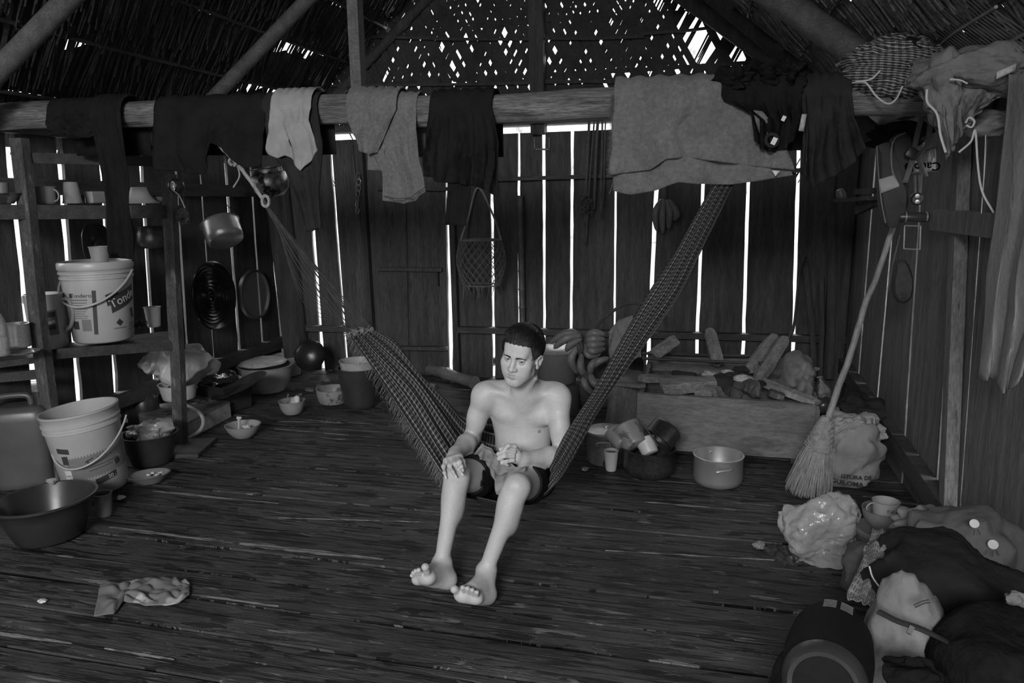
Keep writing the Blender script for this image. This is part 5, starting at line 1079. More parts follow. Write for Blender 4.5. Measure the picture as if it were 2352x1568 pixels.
tag(mb.build('chain', alu_d), 'short chain hanging on the door frame left of the hand towel', 'chain')
def banana(pts, r, parent=None, name='banana'):
    P_ = bez(pts, 14); n = len(P_); rr = [r*max(.18, math.sin(math.pi*min(.97, max(.04, (i+.6)/n)))**.45) for i in range(n)]; rr[0] = r*.3; rr[-1] = r*.2
    return MB().tube(P_, rr, 10).build(name, banana_m, parent)
gbn = thing('banana_bunch', 'small hand of green bananas hanging on the dark back wall', 'bananas', at(1525, 470, Y5))
for i, (x0, x1, y1) in enumerate(((1520, 1508, 530), (1524, 1522, 535), (1530, 1536, 525), (1536, 1548, 505))): banana([at(x0, 458, Y5-.05), at((x0+x1)/2+(x1-1525)*.5, 488, Y5-.09), at(x1, y1, Y5-.05)], .026, gbn)
MB().tube([at(1532, 398, Y5+.04), at(1528, 462, Y5-.05)], .008, 6).build('stem', post_m, gbn)
# pale frame added in place of the small square hole that shows daylight
tag(MB().beam(at(1228, 316, YB-.02), at(1228, 343, YB-.02), .01, .012).beam(at(1262, 316, YB-.02), at(1262, 343, YB-.02), .01, .012).beam(at(1226, 343, YB-.02), at(1264, 343, YB-.02), .01, .014).build('hole_frame', plank_l, smooth=False), 'small pale square frame put in for a daylit hole high on the back wall', 'hole_frame')
# ================================================================ BEHIND THE MAN
cz = at(1280, 876, 5.15); stl = MB().lathe([(.17, 0), (.16, .03), (.16, cz[2]-.005), (.001, cz[2]-.004)], V(cz[0], cz[1], 0), wob=.06); tag(stl.build('stump', post_m), 'low dark stump under the big lidded cauldron', 'stump')
cp = lt('cauldron', 'big enamelled cooking pot with shiny lid behind the man', 'pot', cz, [(.001, 0), (40, 0), (44, 5), (45, 70), (48, 72), (46, 76), (.001, 76)], mat('dark_grey_enamel', .09, .22, .15, 5, bump=.02), seg=56)
lt('lid', None, None, cz, [(50, 72), (51, 75), (46, 79), (30, 84), (14, 86), (.001, 87)], alu, parent=cp, seg=56)
loop(cz+V(0, 0, 82*k_at(cz)), rt*.03, V(0, 0, .03), .004, alu, 'lid_handle', cp, 0, math.pi)
def bunch(label, c, spec, name='banana_bunch'):
    t_ = thing(name, label, 'bananas', c)
    for pts, r in spec: banana([at(*p) for p in pts], r, t_)
    MB().blob(c, (.035, .03, .04), .4, 3, seed=2).build('stem', post_m, t_)
Yb = 4.95
bunch('hand of green bananas resting by the cauldron lid', at(1328, 775, Yb), [([(1334, 768, Yb), (1300, 766, Yb-.02), (1262, 788, Yb)], .028), ([(1334, 772, Yb-.03), (1302, 776, Yb-.07), (1272, 800, Yb-.05)], .028), ([(1336, 780, Yb-.06), (1312, 790, Yb-.1), (1300, 806, Yb-.08)], .026)])
bunch('hand of bananas hanging down right of the cauldron', at(1330, 800, Yb-.1), [([(1328, 792, Yb-.1), (1312, 825, Yb-.14), (1326, 858, Yb-.1)], .028), ([(1336, 812, Yb-.1), (1334, 845, Yb-.15), (1350, 872, Yb-.1)], .027), ([(1375, 822, Yb-.1), (1358, 840, Yb-.14), (1355, 868, Yb-.1)], .026), ([(1398, 822, Yb-.1), (1375, 830, Yb-.14), (1360, 846, Yb-.1)], .024)])
bunch('round coiled hand of bananas highest in the pile', at(1350, 785, Yb), [([(1345+0*i, 776+i*8, Yb-.02*i), (1362, 764+i*14, Yb-.06-.02*i), (1390, 768+i*11, Yb-.03)], .026) for i in range(4)]+[([(1342, 790, Yb-.06), (1352, 815, Yb-.1), (1380, 812, Yb-.06)], .026)])
bunch('low bananas half in shadow beneath the pile', at(1345, 868, Yb-.15), [([(1340, 862, Yb-.15), (1345, 885, Yb-.18), (1362, 905, Yb-.15)], .026), ([(1355, 858, Yb-.15), (1365, 880, Yb-.2), (1385, 890, Yb-.15)], .026)])
tag(MB().blob(at(1362, 875, 5.25), (.27, .13, .2), .3, 2, seed=7, sub=4).build('sack', mat('dark_heap_sack', .03, .9, .4, 9)), 'dark sack beneath the banana pile', 'sack')
tag(MB().tube(bez([at(1362, 860, 5.25), at(1366, 765, 5.2), at(1395, 725, 5.2), at(1440, 698, 5.2), at(1495, 702, 5.2), at(1540, 730, 5.2)], 24), .012, 6, flat=.4).build('rattan_hoop', post_m), 'curved rattan strip arching above the bananas', 'hoop')
P = coons([at(1398, 762, 5.0), at(1420, 735, 5.05), at(1452, 724, 5.05)], [at(1400, 830, 4.95), at(1430, 830, 4.95), at(1475, 820, 4.95)], [at(1398, 762, 5.0), at(1396, 800, 4.98), at(1400, 830, 4.95)], [at(1452, 724, 5.05), at(1475, 820, 4.95)], 16, 16)
tag(MB().grid(folds(P, .02, 2, 5)).build('sack_cloth', mat('pale_sackcloth', .13, .9, .2, 9), solid=.006), 'pale sackcloth flap standing up behind the hammock', 'sack')
lg = MB(); a_ = at(1438, 935, 4.72); a_[2] = 0; lg.lathe([(.001, 0), (.12, 0), (.135, .03), (.12, .2), (.125, .37), (.11, .38), (.001, .38)], a_, wob=.08, seg=32); tag(lg.build('log_stump', mat('grey_stump_wood', .08, .85, .4, 5, (3, 3, .8), .5, fine=.4)), 'upright grey log stump left of the fire box', 'log')
tag(MB().beam(at(1330, 870, 5.0), at(1475, 887, 4.4), .05, .02).build('stick', plank_l, smooth=False), 'thin pale slat sticking out left of the fire box', 'stick')
# ================================================================ FIRE BOX
FB0, FB1 = fl(1465, 1040), fl(1868, 1068); FY = (FB0[1]+FB1[1])/2; X0, X1 = at(1463, 960, FY)[0], at(1870, 990, FY)[0]; zt0, zt1 = at(1463, 903, FY)[2], at(1870, 928, FY)[2]; FD = .85
fb_ = thing('fire_box', 'large wooden box filled with ash and burning firewood', 'fire box', V((X0+X1)/2, FY+.4, 0))
fbm = mat('greyed_box_board', .125, .8, .35, 3, (.8, 3, 3), .3, fine=.3, spots=(3, .6, .6))
def board(a, b, z0, za, zb, th, nm, bulge=0):
    n = 16; P_ = []; fs = []
    for i in range(n+1):
        t = i/n; c = lerp(a, b, t); d = nrm(np.cross(b-a, (0, 0, 1))); zt = za+(zb-za)*t+.006*mnoise.noise(Vector((t*7, za, 1)))
        for s_, z in ((0, z0), (0, zt), (1, zt), (1, z0)): P_.append(V(c[0], c[1], z)+d*s_*th)
    for i in range(n):
        for k in range(4): fs.append((i*4+k, i*4+(k+1) % 4, i*4+4+(k+1) % 4, i*4+4+k))
    fs += [(3, 2, 1, 0), (n*4, n*4+1, n*4+2, n*4+3)]; MB().add(P_, fs).build(nm, fbm, fb_, smooth=False)
board(V(X0, FY, 0), V(X1, FY, 0), .03, zt0, zt1, -.035, 'front_board'); board(V(X0, FY+FD, 0), V(X1, FY+FD, 0), .03, zt0+.08, zt1+.08, .03, 'back_board')
board(V(X0, FY+.04, 0), V(X0, FY+FD, 0), .03, zt0-.02, zt0+.02, .03, 'side_board'); board(V(X1, FY+.04, 0), V(X1, FY+FD, 0), .03, zt1-.02, zt1+.02, .03, 'side_board')
for x in (X0+.08, X1-.08): MB().box(V(x, FY+.4, .015), (.07, .8, .03)).build('bearer', wood_d, fb_, smooth=False)
n = 40; P = np.zeros((n, n, 3))
for i in range(n):
    for j in range(n):
        u, v = i/(n-1), j/(n-1); x, y = X0+.02+(X1-X0-.04)*u, FY+.04+(FD-.05)*v
        P[i, j] = (x, y, zt0-.055+.10*math.exp(-((u-.58)**2/.025+(v-.42)**2/.06))+.03*mnoise.fractal(Vector((x*7, y*7, 0)), 1, 2, 4))
aso = MB().grid(P).build('ash_bed', ash, fb_)
for i, (x, y, Yd, s_) in enumerate(((1700, 848, .4, .035), (1672, 855, .4, .03), (1712, 870, .3, .04), (1690, 862, .33, .035), (1725, 850, .45, .03), (1655, 872, .3, .03), (1740, 880, .25, .03), (1632, 858, .4, .03))):
    c = at(x, y, FY+Yd); MB().blob(c, (s_*1.4, s_, s_*.6), .9, 2, seed=i+30, ridg=True).build('ember', char if i % 3 == 0 else mat('white_ash_flake', .3, .9, .6, 20, bump=.6), fb_)
for x, y, w in ((1832, 845, .09), (1820, 872, .08), (1842, 880, .07)): MB().blob(at(x, y, FY+.35), (w, .16, .09), .3, 1.1, seed=int(x), sub=4).build('clay_lump', mat('cracked_clay', .13, .9, .4, 7, bump=.6), fb_)
def chunk(pa, pb, w, h, label, m=wood_s, tip=None, seed=0, rot=0):
    a, b = np.asarray(pa), np.asarray(pb); x, y, z = frame(b-a); rr = random.Random(seed); n = 9; vs = []; fs = []; pr = [(-1, -.7), (-.2, -1), (.9, -.8), (1, .3), (.3, 1), (-.8, .6)]
    c_, s_ = math.cos(rot), math.sin(rot)
    for i in range(n):
        t = i/(n-1); k = (1 if 0 < t < 1 else .8)*(1-.12*t)
        for px_, py_ in pr: X_, Y_ = px_*c_-py_*s_, px_*s_+py_*c_; vs.append(lerp(a, b, t)+(x*X_*w/2+y*Y_*h/2)*k*(1+rr.uniform(-.08, .08))+z*rr.uniform(-.012, .012)*(t in (0, 1)))
    for i in range(n-1):
        for k in range(6): fs.append((i*6+k, i*6+(k+1) % 6, i*6+6+(k+1) % 6, i*6+6+k))
    fs += [tuple(range(6))[::-1], tuple((n-1)*6+k for k in range(6))]; o = tag(MB().add(vs, fs).build('firewood', m, smooth=False), label, 'firewood')
    if tip: 
        q = lerp(a, b, 1-tip); MB().tube([q, lerp(q, b, .5), b+z*.02], [w*.44, w*.56, w*.3], 10).build('charred_end', char, o)
    return o
def F_(x, y, d): return at(x, y, FY+d)
chunk(F_(1500, 815, .55), F_(1555, 778, .6), .10, .08, 'short split log resting high at left end of the fire box', seed=1)
chunk(F_(1650, 835, .6), F_(1630, 758, .75), .09, .06, 'split log standing upright at the back of the fire box', wood_v, seed=2)
chunk(F_(1718, 850, .4), F_(1778, 772, .75), .085, .06, 'left one of the paired split logs leaning at the right', wood_v, seed=3)
chunk(F_(1742, 868, .35), F_(1805, 774, .7), .08, .06, 'right one of the paired split logs leaning at the right', wood_v, seed=4)
chunk(F_(1520, 890, .10), F_(1672, 878, .22), .12, .10, 'thick log with charred end lying along the front of the fire box', tip=.2, seed=5)
chunk(F_(1468, 868, .25), F_(1600, 872, .4), .10, .05, 'pale plank-like log behind the thick charred log', seed=6)
chunk(F_(1735, 870, .4), F_(1878, 925, .02), .085, .05, 'long pale log sloping down over the right front corner', mat('pale_firewood', .2, .8, .4, 5, bump=.4, fine=.4), seed=7)
chunk(F_(1545, 857, .5), F_(1600, 862, .5), .06, .04, 'small burnt stick at the back left of the ash', seed=8, m=char)
chunk(F_(1612, 908, .06), F_(1660, 885, .25), .11, .09, 'rounded pale block in the front middle of the ash', seed=9)
chunk(F_(1740, 895, .08), F_(1712, 885, .16), .10, .10, 'dark cracked block right of the rounded block', post2, seed=10, rot=.5)
chunk(F_(1695, 905, .06), F_(1668, 892, .2), .07, .06, 'dark wedge of wood between the two front blocks', post2, seed=11)
chunk(F_(1765, 900, .1), F_(1800, 912, .1), .07, .05, 'low crumbling log under the long sloping log', post2, seed=12)
for i, (ya, yb, d) in enumerate(((811, 818, .7), (823, 834, .45))): tag(MB().tube([F_(1475, ya, d), F_(1660, (ya+yb)/2+2, d), F_(1840 if i == 0 else 1772, yb, d)], .010, 8).build('iron_bar', iron), ('rear' if i == 0 else 'front')+' iron bar laid across the fire box', 'iron bar')
tag(MB().tube(bez([F_(1478, 818, .5), F_(1482, 840, .35), F_(1480, 862, .3)], 8), .008, 6).build('iron_hook', iron), 'bent iron hook at the left side of the fire box', 'hook')
tag(MB().tube(bez([at(1745, 832, FY+.5), at(1790, 800, FY+.6), at(1822, 755, FY+.8), at(1835, 640, 5.6), at(1850, 590, 5.75)], 20), [.012]*16+[.008]*5 if False else .010, 8).build('pole', iron), 'dark thin pole rising from the fire box to the back wall', 'pole')
# ---- pots in front of the fire box
pa = fl(1392, 1058); k_ = k_at(pa); pA = lt('pot', 'tall aluminium pot with dented lid beside the hammock edge', 'pot', pa, [(.001, 0), (40, 0), (44, 6), (44, 68), (46, 70), (43, 72), (.001, 72)], alu_d, seg=48)
lt('lid', None, None, pa, [(46, 71), (47, 75), (40, 78), (30, 76), (18, 80), (6, 80), (5, 84), (.001, 85)], alu, parent=pA, seg=48); MB().tube(bez([pa+rt*-14*k_+V(0, -44*k_, 50*k_), pa+rt*-13*k_+V(0, -52*k_, 60*k_), pa+rt*13*k_+V(0, -52*k_, 60*k_), pa+rt*14*k_+V(0, -44*k_, 50*k_)], 12), 2.2*k_, 6).build('handle', alu, pA)
cpb = fl(1404, 1078)+V(0, -.01, 0); cu_ = lt('cup', 'white paper cup with dark drink in front of the tall aluminium pot', 'cup', cpb, vp(12, 17, 48, 1, 1.2), wplas); kk = k_at(cpb); MB().lathe([(.001, 0), (15*kk, 0)], cpb+V(0, 0, 42*kk)).build('drink', mat('dark_liquid', .01, .1), cu_)
pb2 = fl(1490, 1087); kq = k_at(pb2); pB = lt('pot', 'wide blackened pot heaped with dishes', 'pot', pb2, [(.001, 0), (46, 0), (56, 8), (60, 24), (59, 60), (62, 63), (58, 64), (56, 24), (.001, 10)], soot, seg=56)
spt = at(1527, 1000, pb2[1]+.02); tag(MB().lathe([(r*kq, z*kq) for r, z in [(.001, 40), (30, 39), (36, 32), (37, 0), (39, -2), (35, -2), (34, 30), (.001, 36)]], spt+V(-.03, 0, -.02), rotm(-25, 38, 0), 40).build('pot', soot), 'small black pot tipped upside down on the heaped pot', 'pot')
tubm = mat('patterned_plastic_tub', .2, .4, .2, 12, spots=(16, .55, .5)); dt = [((1462, 1005), 34, (-30, -38, 0), 'patterned plastic tub lying on the dishes in the blackened pot', tubm, 1.0), ((1432, 1000), 22, (-35, -50, 0), 'grey plastic container at the left rim of the blackened pot', gplas, .8), ((1495, 1022), 22, (-30, -30, 0), 'pale small bowl between the tub and the tipped black pot', wplas, .7)]
for (xy, r_, ro, lab, m_, hs) in dt: tag(MB().lathe([(r*kq*r_/40, z*kq*hs) for r, z in vp(34, 42, 52, 2, 2)], at(*xy, pb2[1]-.02)-V(0, 0, .05), rotm(*ro), 32).build('plastic_tub', m_), lab, 'container')
tag(MB().tube([at(1478, 975, pb2[1]-.06), at(1512, 1024, pb2[1]-.10)], .004, 6).build('spatula', iron), 'thin black utensil lying across the dishes', 'utensil')
pc_ = fl(1648, 1108); kc = k_at(pc_); pC = lt('pot', 'open silver pot with loop handle standing alone on the floor', 'pot', pc_, [(.001, 0), (44, 0), (52, 6), (55, 16), (55, 64), (57, 66), (57, 69), (53.5, 69), (53, 18), (46, 5), (.001, 4)], mat('silver_pot_metal', .5, .35, .12, 9, metal=.75, bump=.05), seg=64)
MB().tube(bez([pc_+rt*-6*kc+V(0, -54*kc, 46*kc), pc_+rt*-4*kc+V(0, -62*kc, 48*kc), pc_+rt*26*kc+V(0, -60*kc, 52*kc), pc_+rt*30*kc+V(0, -48*kc, 50*kc)], 14), 2.4*kc, 8).build('handle', alu, pC); MB().tube(bez([pc_+rt*-16*kc+V(0, 52*kc, 54*kc), pc_+rt*-14*kc+V(0, 62*kc, 58*kc), pc_+rt*8*kc+V(0, 64*kc, 58*kc), pc_+rt*12*kc+V(0, 52*kc, 54*kc)], 14), 2.2*kc, 8).build('handle', alu, pC)
# ================================================================ BROOM
bt = fl(1862, 1140); Ym = bt[1]; hp_ = [at(1895, 985, Ym+.02), at(1925, 890, Ym+.03), at(1948, 830, Ym+.05), at(1975, 740, Ym+.08), at(1990, 690, Ym+.1), at(2012, 640, Ym+.12), at(2045, 540, Ym+.14), at(2058, 505, Ym+.15)]
br = thing('broom', 'palm-fibre broom with crooked stick handle leaning by the right wall', 'broom', bt)
MB().tube(bez(hp_, 60), list(np.linspace(.017, .012, 57)), 10, lump=.06).build('handle', stick_m, br)
bm_ = mat('broom_fibre', .26, .8, .4, 30); mb = MB(); top = at(1886, 1000, Ym+.01); rr = random.Random(8)
for k in range(430):
    u = rr.uniform(-1, 1); w = rr.uniform(-1, 1); tx, ty = 1803+(1912-1803)*(.5+u*.5), 1118+38*(1-abs(u*.9-.1))*1.0+rr.uniform(-14, 8)
    e = at(tx, min(ty, 1156), Ym+w*.05); e[2] = max(e[2], .004); s0 = top+V(u*.035, w*.03, rr.uniform(-.01, .02)); m_ = lerp(s0, e, .5)+V(rr.uniform(-.012, .012), rr.uniform(-.01, .01), .01)
    mb.tube([s0, m_, e], [.0016, .0014, .0008], 3, caps=False)
mb.build('bristles', bm_, br)
mb = MB()
for k in range(11):
    t = k/10; c = lerp(at(1897, 968, Ym+.01), at(1880, 1022, Ym+.01), t); r_ = .034+.032*t; mb.tube([c+V(r_*math.cos(a), r_*.8*math.sin(a), .006*math.sin(a*6+k*math.pi)) for a in np.linspace(0, 2*math.pi, 30)], .006, 6)
mb.lathe([(.02, .09), (.036, .06), (.05, 0), (.065, -.08)], at(1888, 995, Ym+.01), rotm(0, 8, 0), 24); mb.build('binding', mat('woven_broom_binding', .2, .85, .4, 40), br)
# ================================================================ SACK AND CLOTHES BY THE RIGHT WALL
sc_ = fl(1960, 1118)+V(0, .06, 0); ks = k_at(sc_)
def heap(c, r, m, seed, amp=.35, fr=1.6, ridg=True, sub=5, parent=None, name='cloth'): return MB().blob(c, r, amp, fr, seed=seed, sub=sub, ridg=ridg).build(name, m, parent)
sck = tag(heap(sc_+V(0, 0, .16), (.165, .14, .17), mat('printed_flour_sack', .2, .9, .25, 6, bump=.4, bsc=18, spots=(3.5, .58, .5)), 5, .22, 1.8, name='sack'), 'pale printed sack stuffed with clothes standing behind the broom', 'sack')
txm = MB()
for txt, x, z, s_ in (('FEITURA DE', 1950, 1096, .030), ('GUILOMA  DO N', 1958, 1112, .034)):
    vs, fs = text_mesh(txt, s_, .0004, .0005); vs[:, 0] *= 1.0; c0 = sc_; a = (vs[:, 0]+at(x, z, sc_[1])[0]-sc_[0])/.16
    o = np.zeros_like(vs); o[:, 0] = c0[0]+.166*np.sin(a); o[:, 1] = c0[1]-.150*np.cos(a)*.96-.006; o[:, 2] = at(x, z, sc_[1]-.15)[2]+vs[:, 1]; txm.add(o, fs)
txm.build('print', ink, sck, smooth=False)
pale_c = mat('pale_washed_cloth', .26, .9, .2, 10, bump=.3, bsc=30)
def crumple(name, label, cat, q, m, seed, h=.05, sink=.0, amp=.05):
    """cloth laid over a heap: q = 4 corner points (px,py,Y)"""
    A_, B_, C_, D_ = [at(*p) for p in q]; n = 44; P_ = np.zeros((n, n, 3))
    for i in range(n):
        for j in range(n):
            u, v = i/(n-1), j/(n-1); p = A_*(1-u)*(1-v)+B_*u*(1-v)+C_*u*v+D_*(1-u)*v; e = math.sin(math.pi*u)*math.sin(math.pi*v)
            f_ = 1-2*abs(mnoise.fractal(Vector((u*3.2+seed, v*3.2, seed)), 1, 2, 3)); wv = mnoise.noise(Vector((u*4+seed, v*1.1, 9)))*.9
            P_[i, j] = p+V(.012*wv*(1-e), -h*e-amp*.35*f_, h*e+amp*.4*f_)+V(.015*mnoise.noise(Vector((v*5, seed, u))), 0, .02*mnoise.noise(Vector((u*6, seed+4, v*6))))
    o = MB().grid(P_, uvs=(1, 1)).build(name, m, solid=.004); return tag(o, label, cat)
crumple('cloth', 'pale washed cloth draped over the front of the sack', 'cloth', [(1898, 965, 4.0), (2012, 958, 4.1), (2022, 1030, 4.0), (1900, 1040, 3.93)], pale_c, 3, .06)
tag(heap(at(1960, 975, 4.15), (.17, .12, .08), pale_c, 8, .6, 2.2), 'tangled pale clothes piled on top of the sack', 'clothes')
tag(heap(at(1975, 938, 4.25), (.13, .1, .07), CL['navy'], 9, .6, 2.2), 'dark crumpled garment on top of the pale clothes', 'clothes')
tag(MB().lathe([(.001, -.1), (.045, -.1), (.06, -.08), (.062, .16), (.05, .2), (.02, .24), (.02, .26), (.001, .26)], V(at(1900, 870, 4.9)[0], 4.9, .11), rotm(0, -10, 0), wob=.03).build('bottle', mat('dark_bottle_plastic', .04)), 'dark swollen bottle behind the broom handle', 'bottle')
lt('container', 'white capped container behind the tangled pale clothes', 'container', V(at(1940, 925, 4.6)[0], 4.6, 0), [(.001, 0), (22, 0), (23, 3), (22, 86), (14, 90), (14, 100), (.001, 101)], mplas)
tag(MB().blob(at(1892, 930, 4.35), (.05, .05, .05), .05, 2).build('ball', mat('dark_ball', .035, .25)), 'small dark shiny ball behind the broom', 'ball')
for i, (xa, ya, xb, yb, Y0, r_) in enumerate(((1883, 880, 1888, 640, 5.7, .018), (1872, 870, 1850, 600, 5.75, .02), (1905, 870, 1912, 470, 5.78, .03))): tag(MB().tube([at(xa, ya, Y0-.12), at((xa+xb)/2+3, (ya+yb)/2, Y0-.05), at(xb, yb, Y0)], r_, 8, lump=.08).build('pole', post_m), ('slim', 'second', 'thickest')[i]+' dark pole leaning in the right back corner', 'pole')
tag(MB().beam(at(1838, 856, 4.9), at(1878, 846, 5.1), .03, .015).build('slat', stick_m, smooth=False), 'thin pale slat lying right of the fire box', 'slat'); tag(MB().beam(at(1848, 855, 5.0), at(1878, 940, 4.5), .035, .02).build('slat', stick_m, smooth=False), 'pale slat propped against the right end of the fire box', 'slat')
# ================================================================ LOWER RIGHT PILE
pbg = fl(1900, 1296)
tag(MB().blob(pbg+V(-.01, .06, .11), (.135, .11, .14), 1.0, 1.2, seed=14, sub=5, ridg=True).build('plastic_bag', bagc), 'crumpled white plastic bag on the floor beside the lidded pail', 'bag')
tag(MB().blob(pbg+V(.05, .26, .07), (.11, .09, .07), .75, 2, seed=15, sub=4, ridg=True).build('plastic_bag', bagc), 'second translucent bag behind the crumpled white one', 'bag')
pl0 = fl(2035, 1330); pl0[1] += .06; kp = k_at(pl0); zl = at(2028, 1212, pl0[1])[2]/kp
pail = lt('pail', 'grey lidded pail with wire handle under the bowl and cup', 'bucket', pl0, [(.001, 0), (50, 0), (54, 3), (62, zl-14), (64, zl-12), (65, zl-4), (62, zl), (.001, zl)], mat('grey_green_pail', .13, .4, .2, 5), seg=56)
MB().tube(bez([pl0+rt*-60*kp+V(0, -.02, (zl-22)*kp), pl0+rt*-66*kp+V(0, -.06, (zl-44)*kp), pl0+rt*-58*kp+V(0, -.09, (zl-62)*kp)], 12), .003, 6).build('handle', iron, pail)
lb = pl0+V(-.01, 0, (zl+.5)*kp); lt('bowl', 'grey round bowl resting on the lidded pail', 'bowl', lb, vp(26, 47, 46, 1.5, 2, belly=7), mplas, k=kp)
mg = lt('mug', 'pale enamel mug printed with a name, standing in the grey bowl', 'mug', lb+V(0, -.005, 27*kp), vp(26, 28, 40, 1.2, 1.6), gplas, k=kp); loop(lb+V(0, 0, 47*kp)-rt*28*kp, -rt*14*kp, V(0, 0, 13*kp), 1.8*kp, gplas, 'handle', mg, -math.pi/2, math.pi/2, 14)
vs, fs = text_mesh('Kat', 11*kp, .0003); fcm = math.atan2((CAMP[0]-lb[0]), -(CAMP[1]-lb[1])); o_ = wrap(vs, lb+V(0, -.005, 52*kp), 28*kp, fcm+.4); MB().add(o_, fs).build('name_print', ink, mg, smooth=False)
plm = plaid('plaid_shirt_cloth', .25, .10, .03, 26, 18, (.2, .5, .8), .16)
crumple('shirt', 'light plaid shirt spilling down the left of the clothes pile', 'clothes', [(2004, 1215, 2.62), (2078, 1222, 2.62), (2030, 1400, 2.16), (1945, 1375, 2.2)], plm, 4, .05, amp=.022)
tag(heap(at(2182, 1335, 2.32)+V(0, .03, -.03), (.205, .2, .145), CL['navy'], 62, .5, 1.2, name='shirt'), 'dark folded polo shirt, widest garment of the clothes pile', 'clothes')
tag(heap(at(1998, 1310, 2.5), (.085, .1, .07), mat('dark_grey_cloth', .045, .9, .3, 9), 63, .5, 1.4, name='shirt'), 'dark grey garment under the plaid shirt nearest the plastic bag', 'clothes')
for (xa, ya, xb, yb) in ((1997, 1300, 2022, 1350), (2052, 1322, 2064, 1376)): tag(MB().tube(bez([at(xa, ya, 2.14 if xa < 2000 else 2.02), at((xa+xb)/2-5, (ya+yb)/2, 2.12 if xa < 2000 else 2.0), at(xb, yb, 2.10 if xa < 2000 else 1.99)], 8), .0025, 6, flat=.5).build('piping', white_ink), 'pale piping edge '+('on the grey garment' if xa < 2000 else 'on the collar of the dark polo shirt'), 'piping')
hp2 = at(2215, 1250, 2.5); ps = tag(heap(hp2+V(0, 0, -.03), (.165, .13, .13), mat('spotted_grey_cloth', .075, .9, .25, 8, bump=.3, bsc=22), 21, .3, 1.5, name='garment'), 'grey garment with pale dots piled against the right wall', 'clothes')
for (x, y, r_) in ((2238, 1202, .013), (2281, 1250, .014)):
    c = at(x, y, hp2[1]-.125); MB().lathe([(.001, 0), (r_, .001), (r_, -.004)], c, frame_R(CAMP-c), 20).build('dot', mat('pale_dot', .42, .9), ps)
    for a in (-.5, 0, .5): MB().tube([c+V(.02*math.sin(a), -.004, -.018*math.cos(a)), c+V(.036*math.sin(a), -.006, -.036*math.cos(a))], .0012, 4).build('printed_lash', ink, ps)
tag(heap(at(2140, 1215, 2.72), (.13, .1, .07), mat('faded_garment', .17, .9, .3, 9), 24, .6, 2), 'faded light garment lying above the dark polo shirt', 'clothes')
tag(heap(at(2118, 1222, 2.62), (.035, .035, .05), CL['navy'], 25, .2), 'small dark cap-like bundle beside the faded garment', 'clothes')
# support bag beneath
tag(heap(V(.76, 2.25, .12), (.22, .36, .13), CL['navy'], 27, .2, 1.5), 'dark stuffed bag under the clothes pile', 'bag')
# loudspeaker lying with one end to the camera
sA, sB = at(1892, 1572, 1.48), at(1915, 1446, 1.86); rs = .092; ax_ = nrm(sB-sA); LS = float(np.linalg.norm(sB-sA)); RS = frame_R(ax_); sb0 = lerp(sA, sB, .5)
spk = thing('loudspeaker', 'black cylindrical portable loudspeaker lying at lower right with one end to the camera', 'speaker', V(sb0[0], sb0[1], 0))
MB().lathe([(.001, .0), (rs*.62, .0), (rs*.8, .01), (rs*.97, .04), (rs*1.03, LS*.45), (rs, LS*.75), (rs*.86, LS*.93), (rs*.6, LS*1.03), (rs*.3, LS*1.07), (.001, LS*1.08)], sA, RS, seg=64).build('body', mat('speaker_mesh_fabric', .007, .7, .2, 60, bump=.3, fine=.3, spec=.15), spk)
MB().lathe([(rs*.60, -.002), (rs*.66, -.014), (rs*.76, -.016), (rs*.86, -.004), (rs*.92, .02)], sA, RS, 48).build('end_ring', mat('speaker_rubber', .03, .3), spk)
tag(MB().blob(V(sb0[0], sb0[1]+.05, (sb0[2]-rs)/2-.0), (.13, .26, (sb0[2]-rs)/2+.03), .1, 1.5, sub=4).build('bag', CL['navy']), 'dark padded bag the black loudspeaker lies on', 'bag')
mb = MB()
for i in range(6):
    for s_ in (-1, 1):
        pts = []
        for a in np.linspace(.05, .36, 5)*s_:
            sd = RS@V(1, 0, 0); n_ = np.cross(ax_, sd); n_ = n_ if n_[2] > 0 else -n_; pts.append(sA+ax_*(LS*.80-i*.012)+(sd*math.sin(a-.1)+n_*math.cos(a-.1))*rs*1.02)
        mb.tube(pts, .0008, 4)
mb.build('printed_lines', ink2, spk)
# backpack and dark bag at the corner
bpm = mat('mottled_grey_backpack', .15, .85, .55, 5, bump=.25, bsc=30); bc = at(2100, 1485, 1.85); bpk = thing('backpack', 'mottled grey backpack with dark zip lying behind the loudspeaker', 'backpack', V(bc[0], bc[1], 0))
MB().blob(bc+V(.01, .04, -.10), (.135, .14, .24), .5, .9, seed=31, sub=5, ridg=True).build('body', bpm, bpk)
zp = [at(2018, 1404, 1.76), at(2060, 1425, 1.73), at(2110, 1442, 1.71), at(2160, 1465, 1.72), at(2190, 1480, 1.76)]; MB().tube(bez(zp, 24), .010, 8, flat=.5).build('zip', dplas, bpk); MB().tube([at(2095, 1438, 1.70), at(2087, 1455, 1.69)], .006, 6).build('zip_pull', mplas, bpk)
MB().tube(bez([at(2100, 1392, 1.74), at(2120, 1383, 1.74), at(2135, 1380, 1.74)], 8), .004, 6).build('seam_mark', ink, bpk)
tag(heap(at(2318, 1545, 1.75), (.125, .13, .115), mat('black_fleece', .010, .95, .4, 12, bump=.4, bsc=40, spec=.05), 33, .4, 1.3), 'black fleece bundle filling the bottom right corner', 'clothes')
tag(heap(at(2110, 1560, 1.58), (.06, .05, .045), mat('black_fleece', .012), 34, .4, 2), 'small black pouch at the bottom edge in front of the backpack', 'pouch')
tag(heap(at(2335, 1392, 1.95), (.03, .03, .03), mat('faded_garment', .17), 35, .6, 2), 'faint pale cloth scrap above the black fleece bundle', 'cloth')
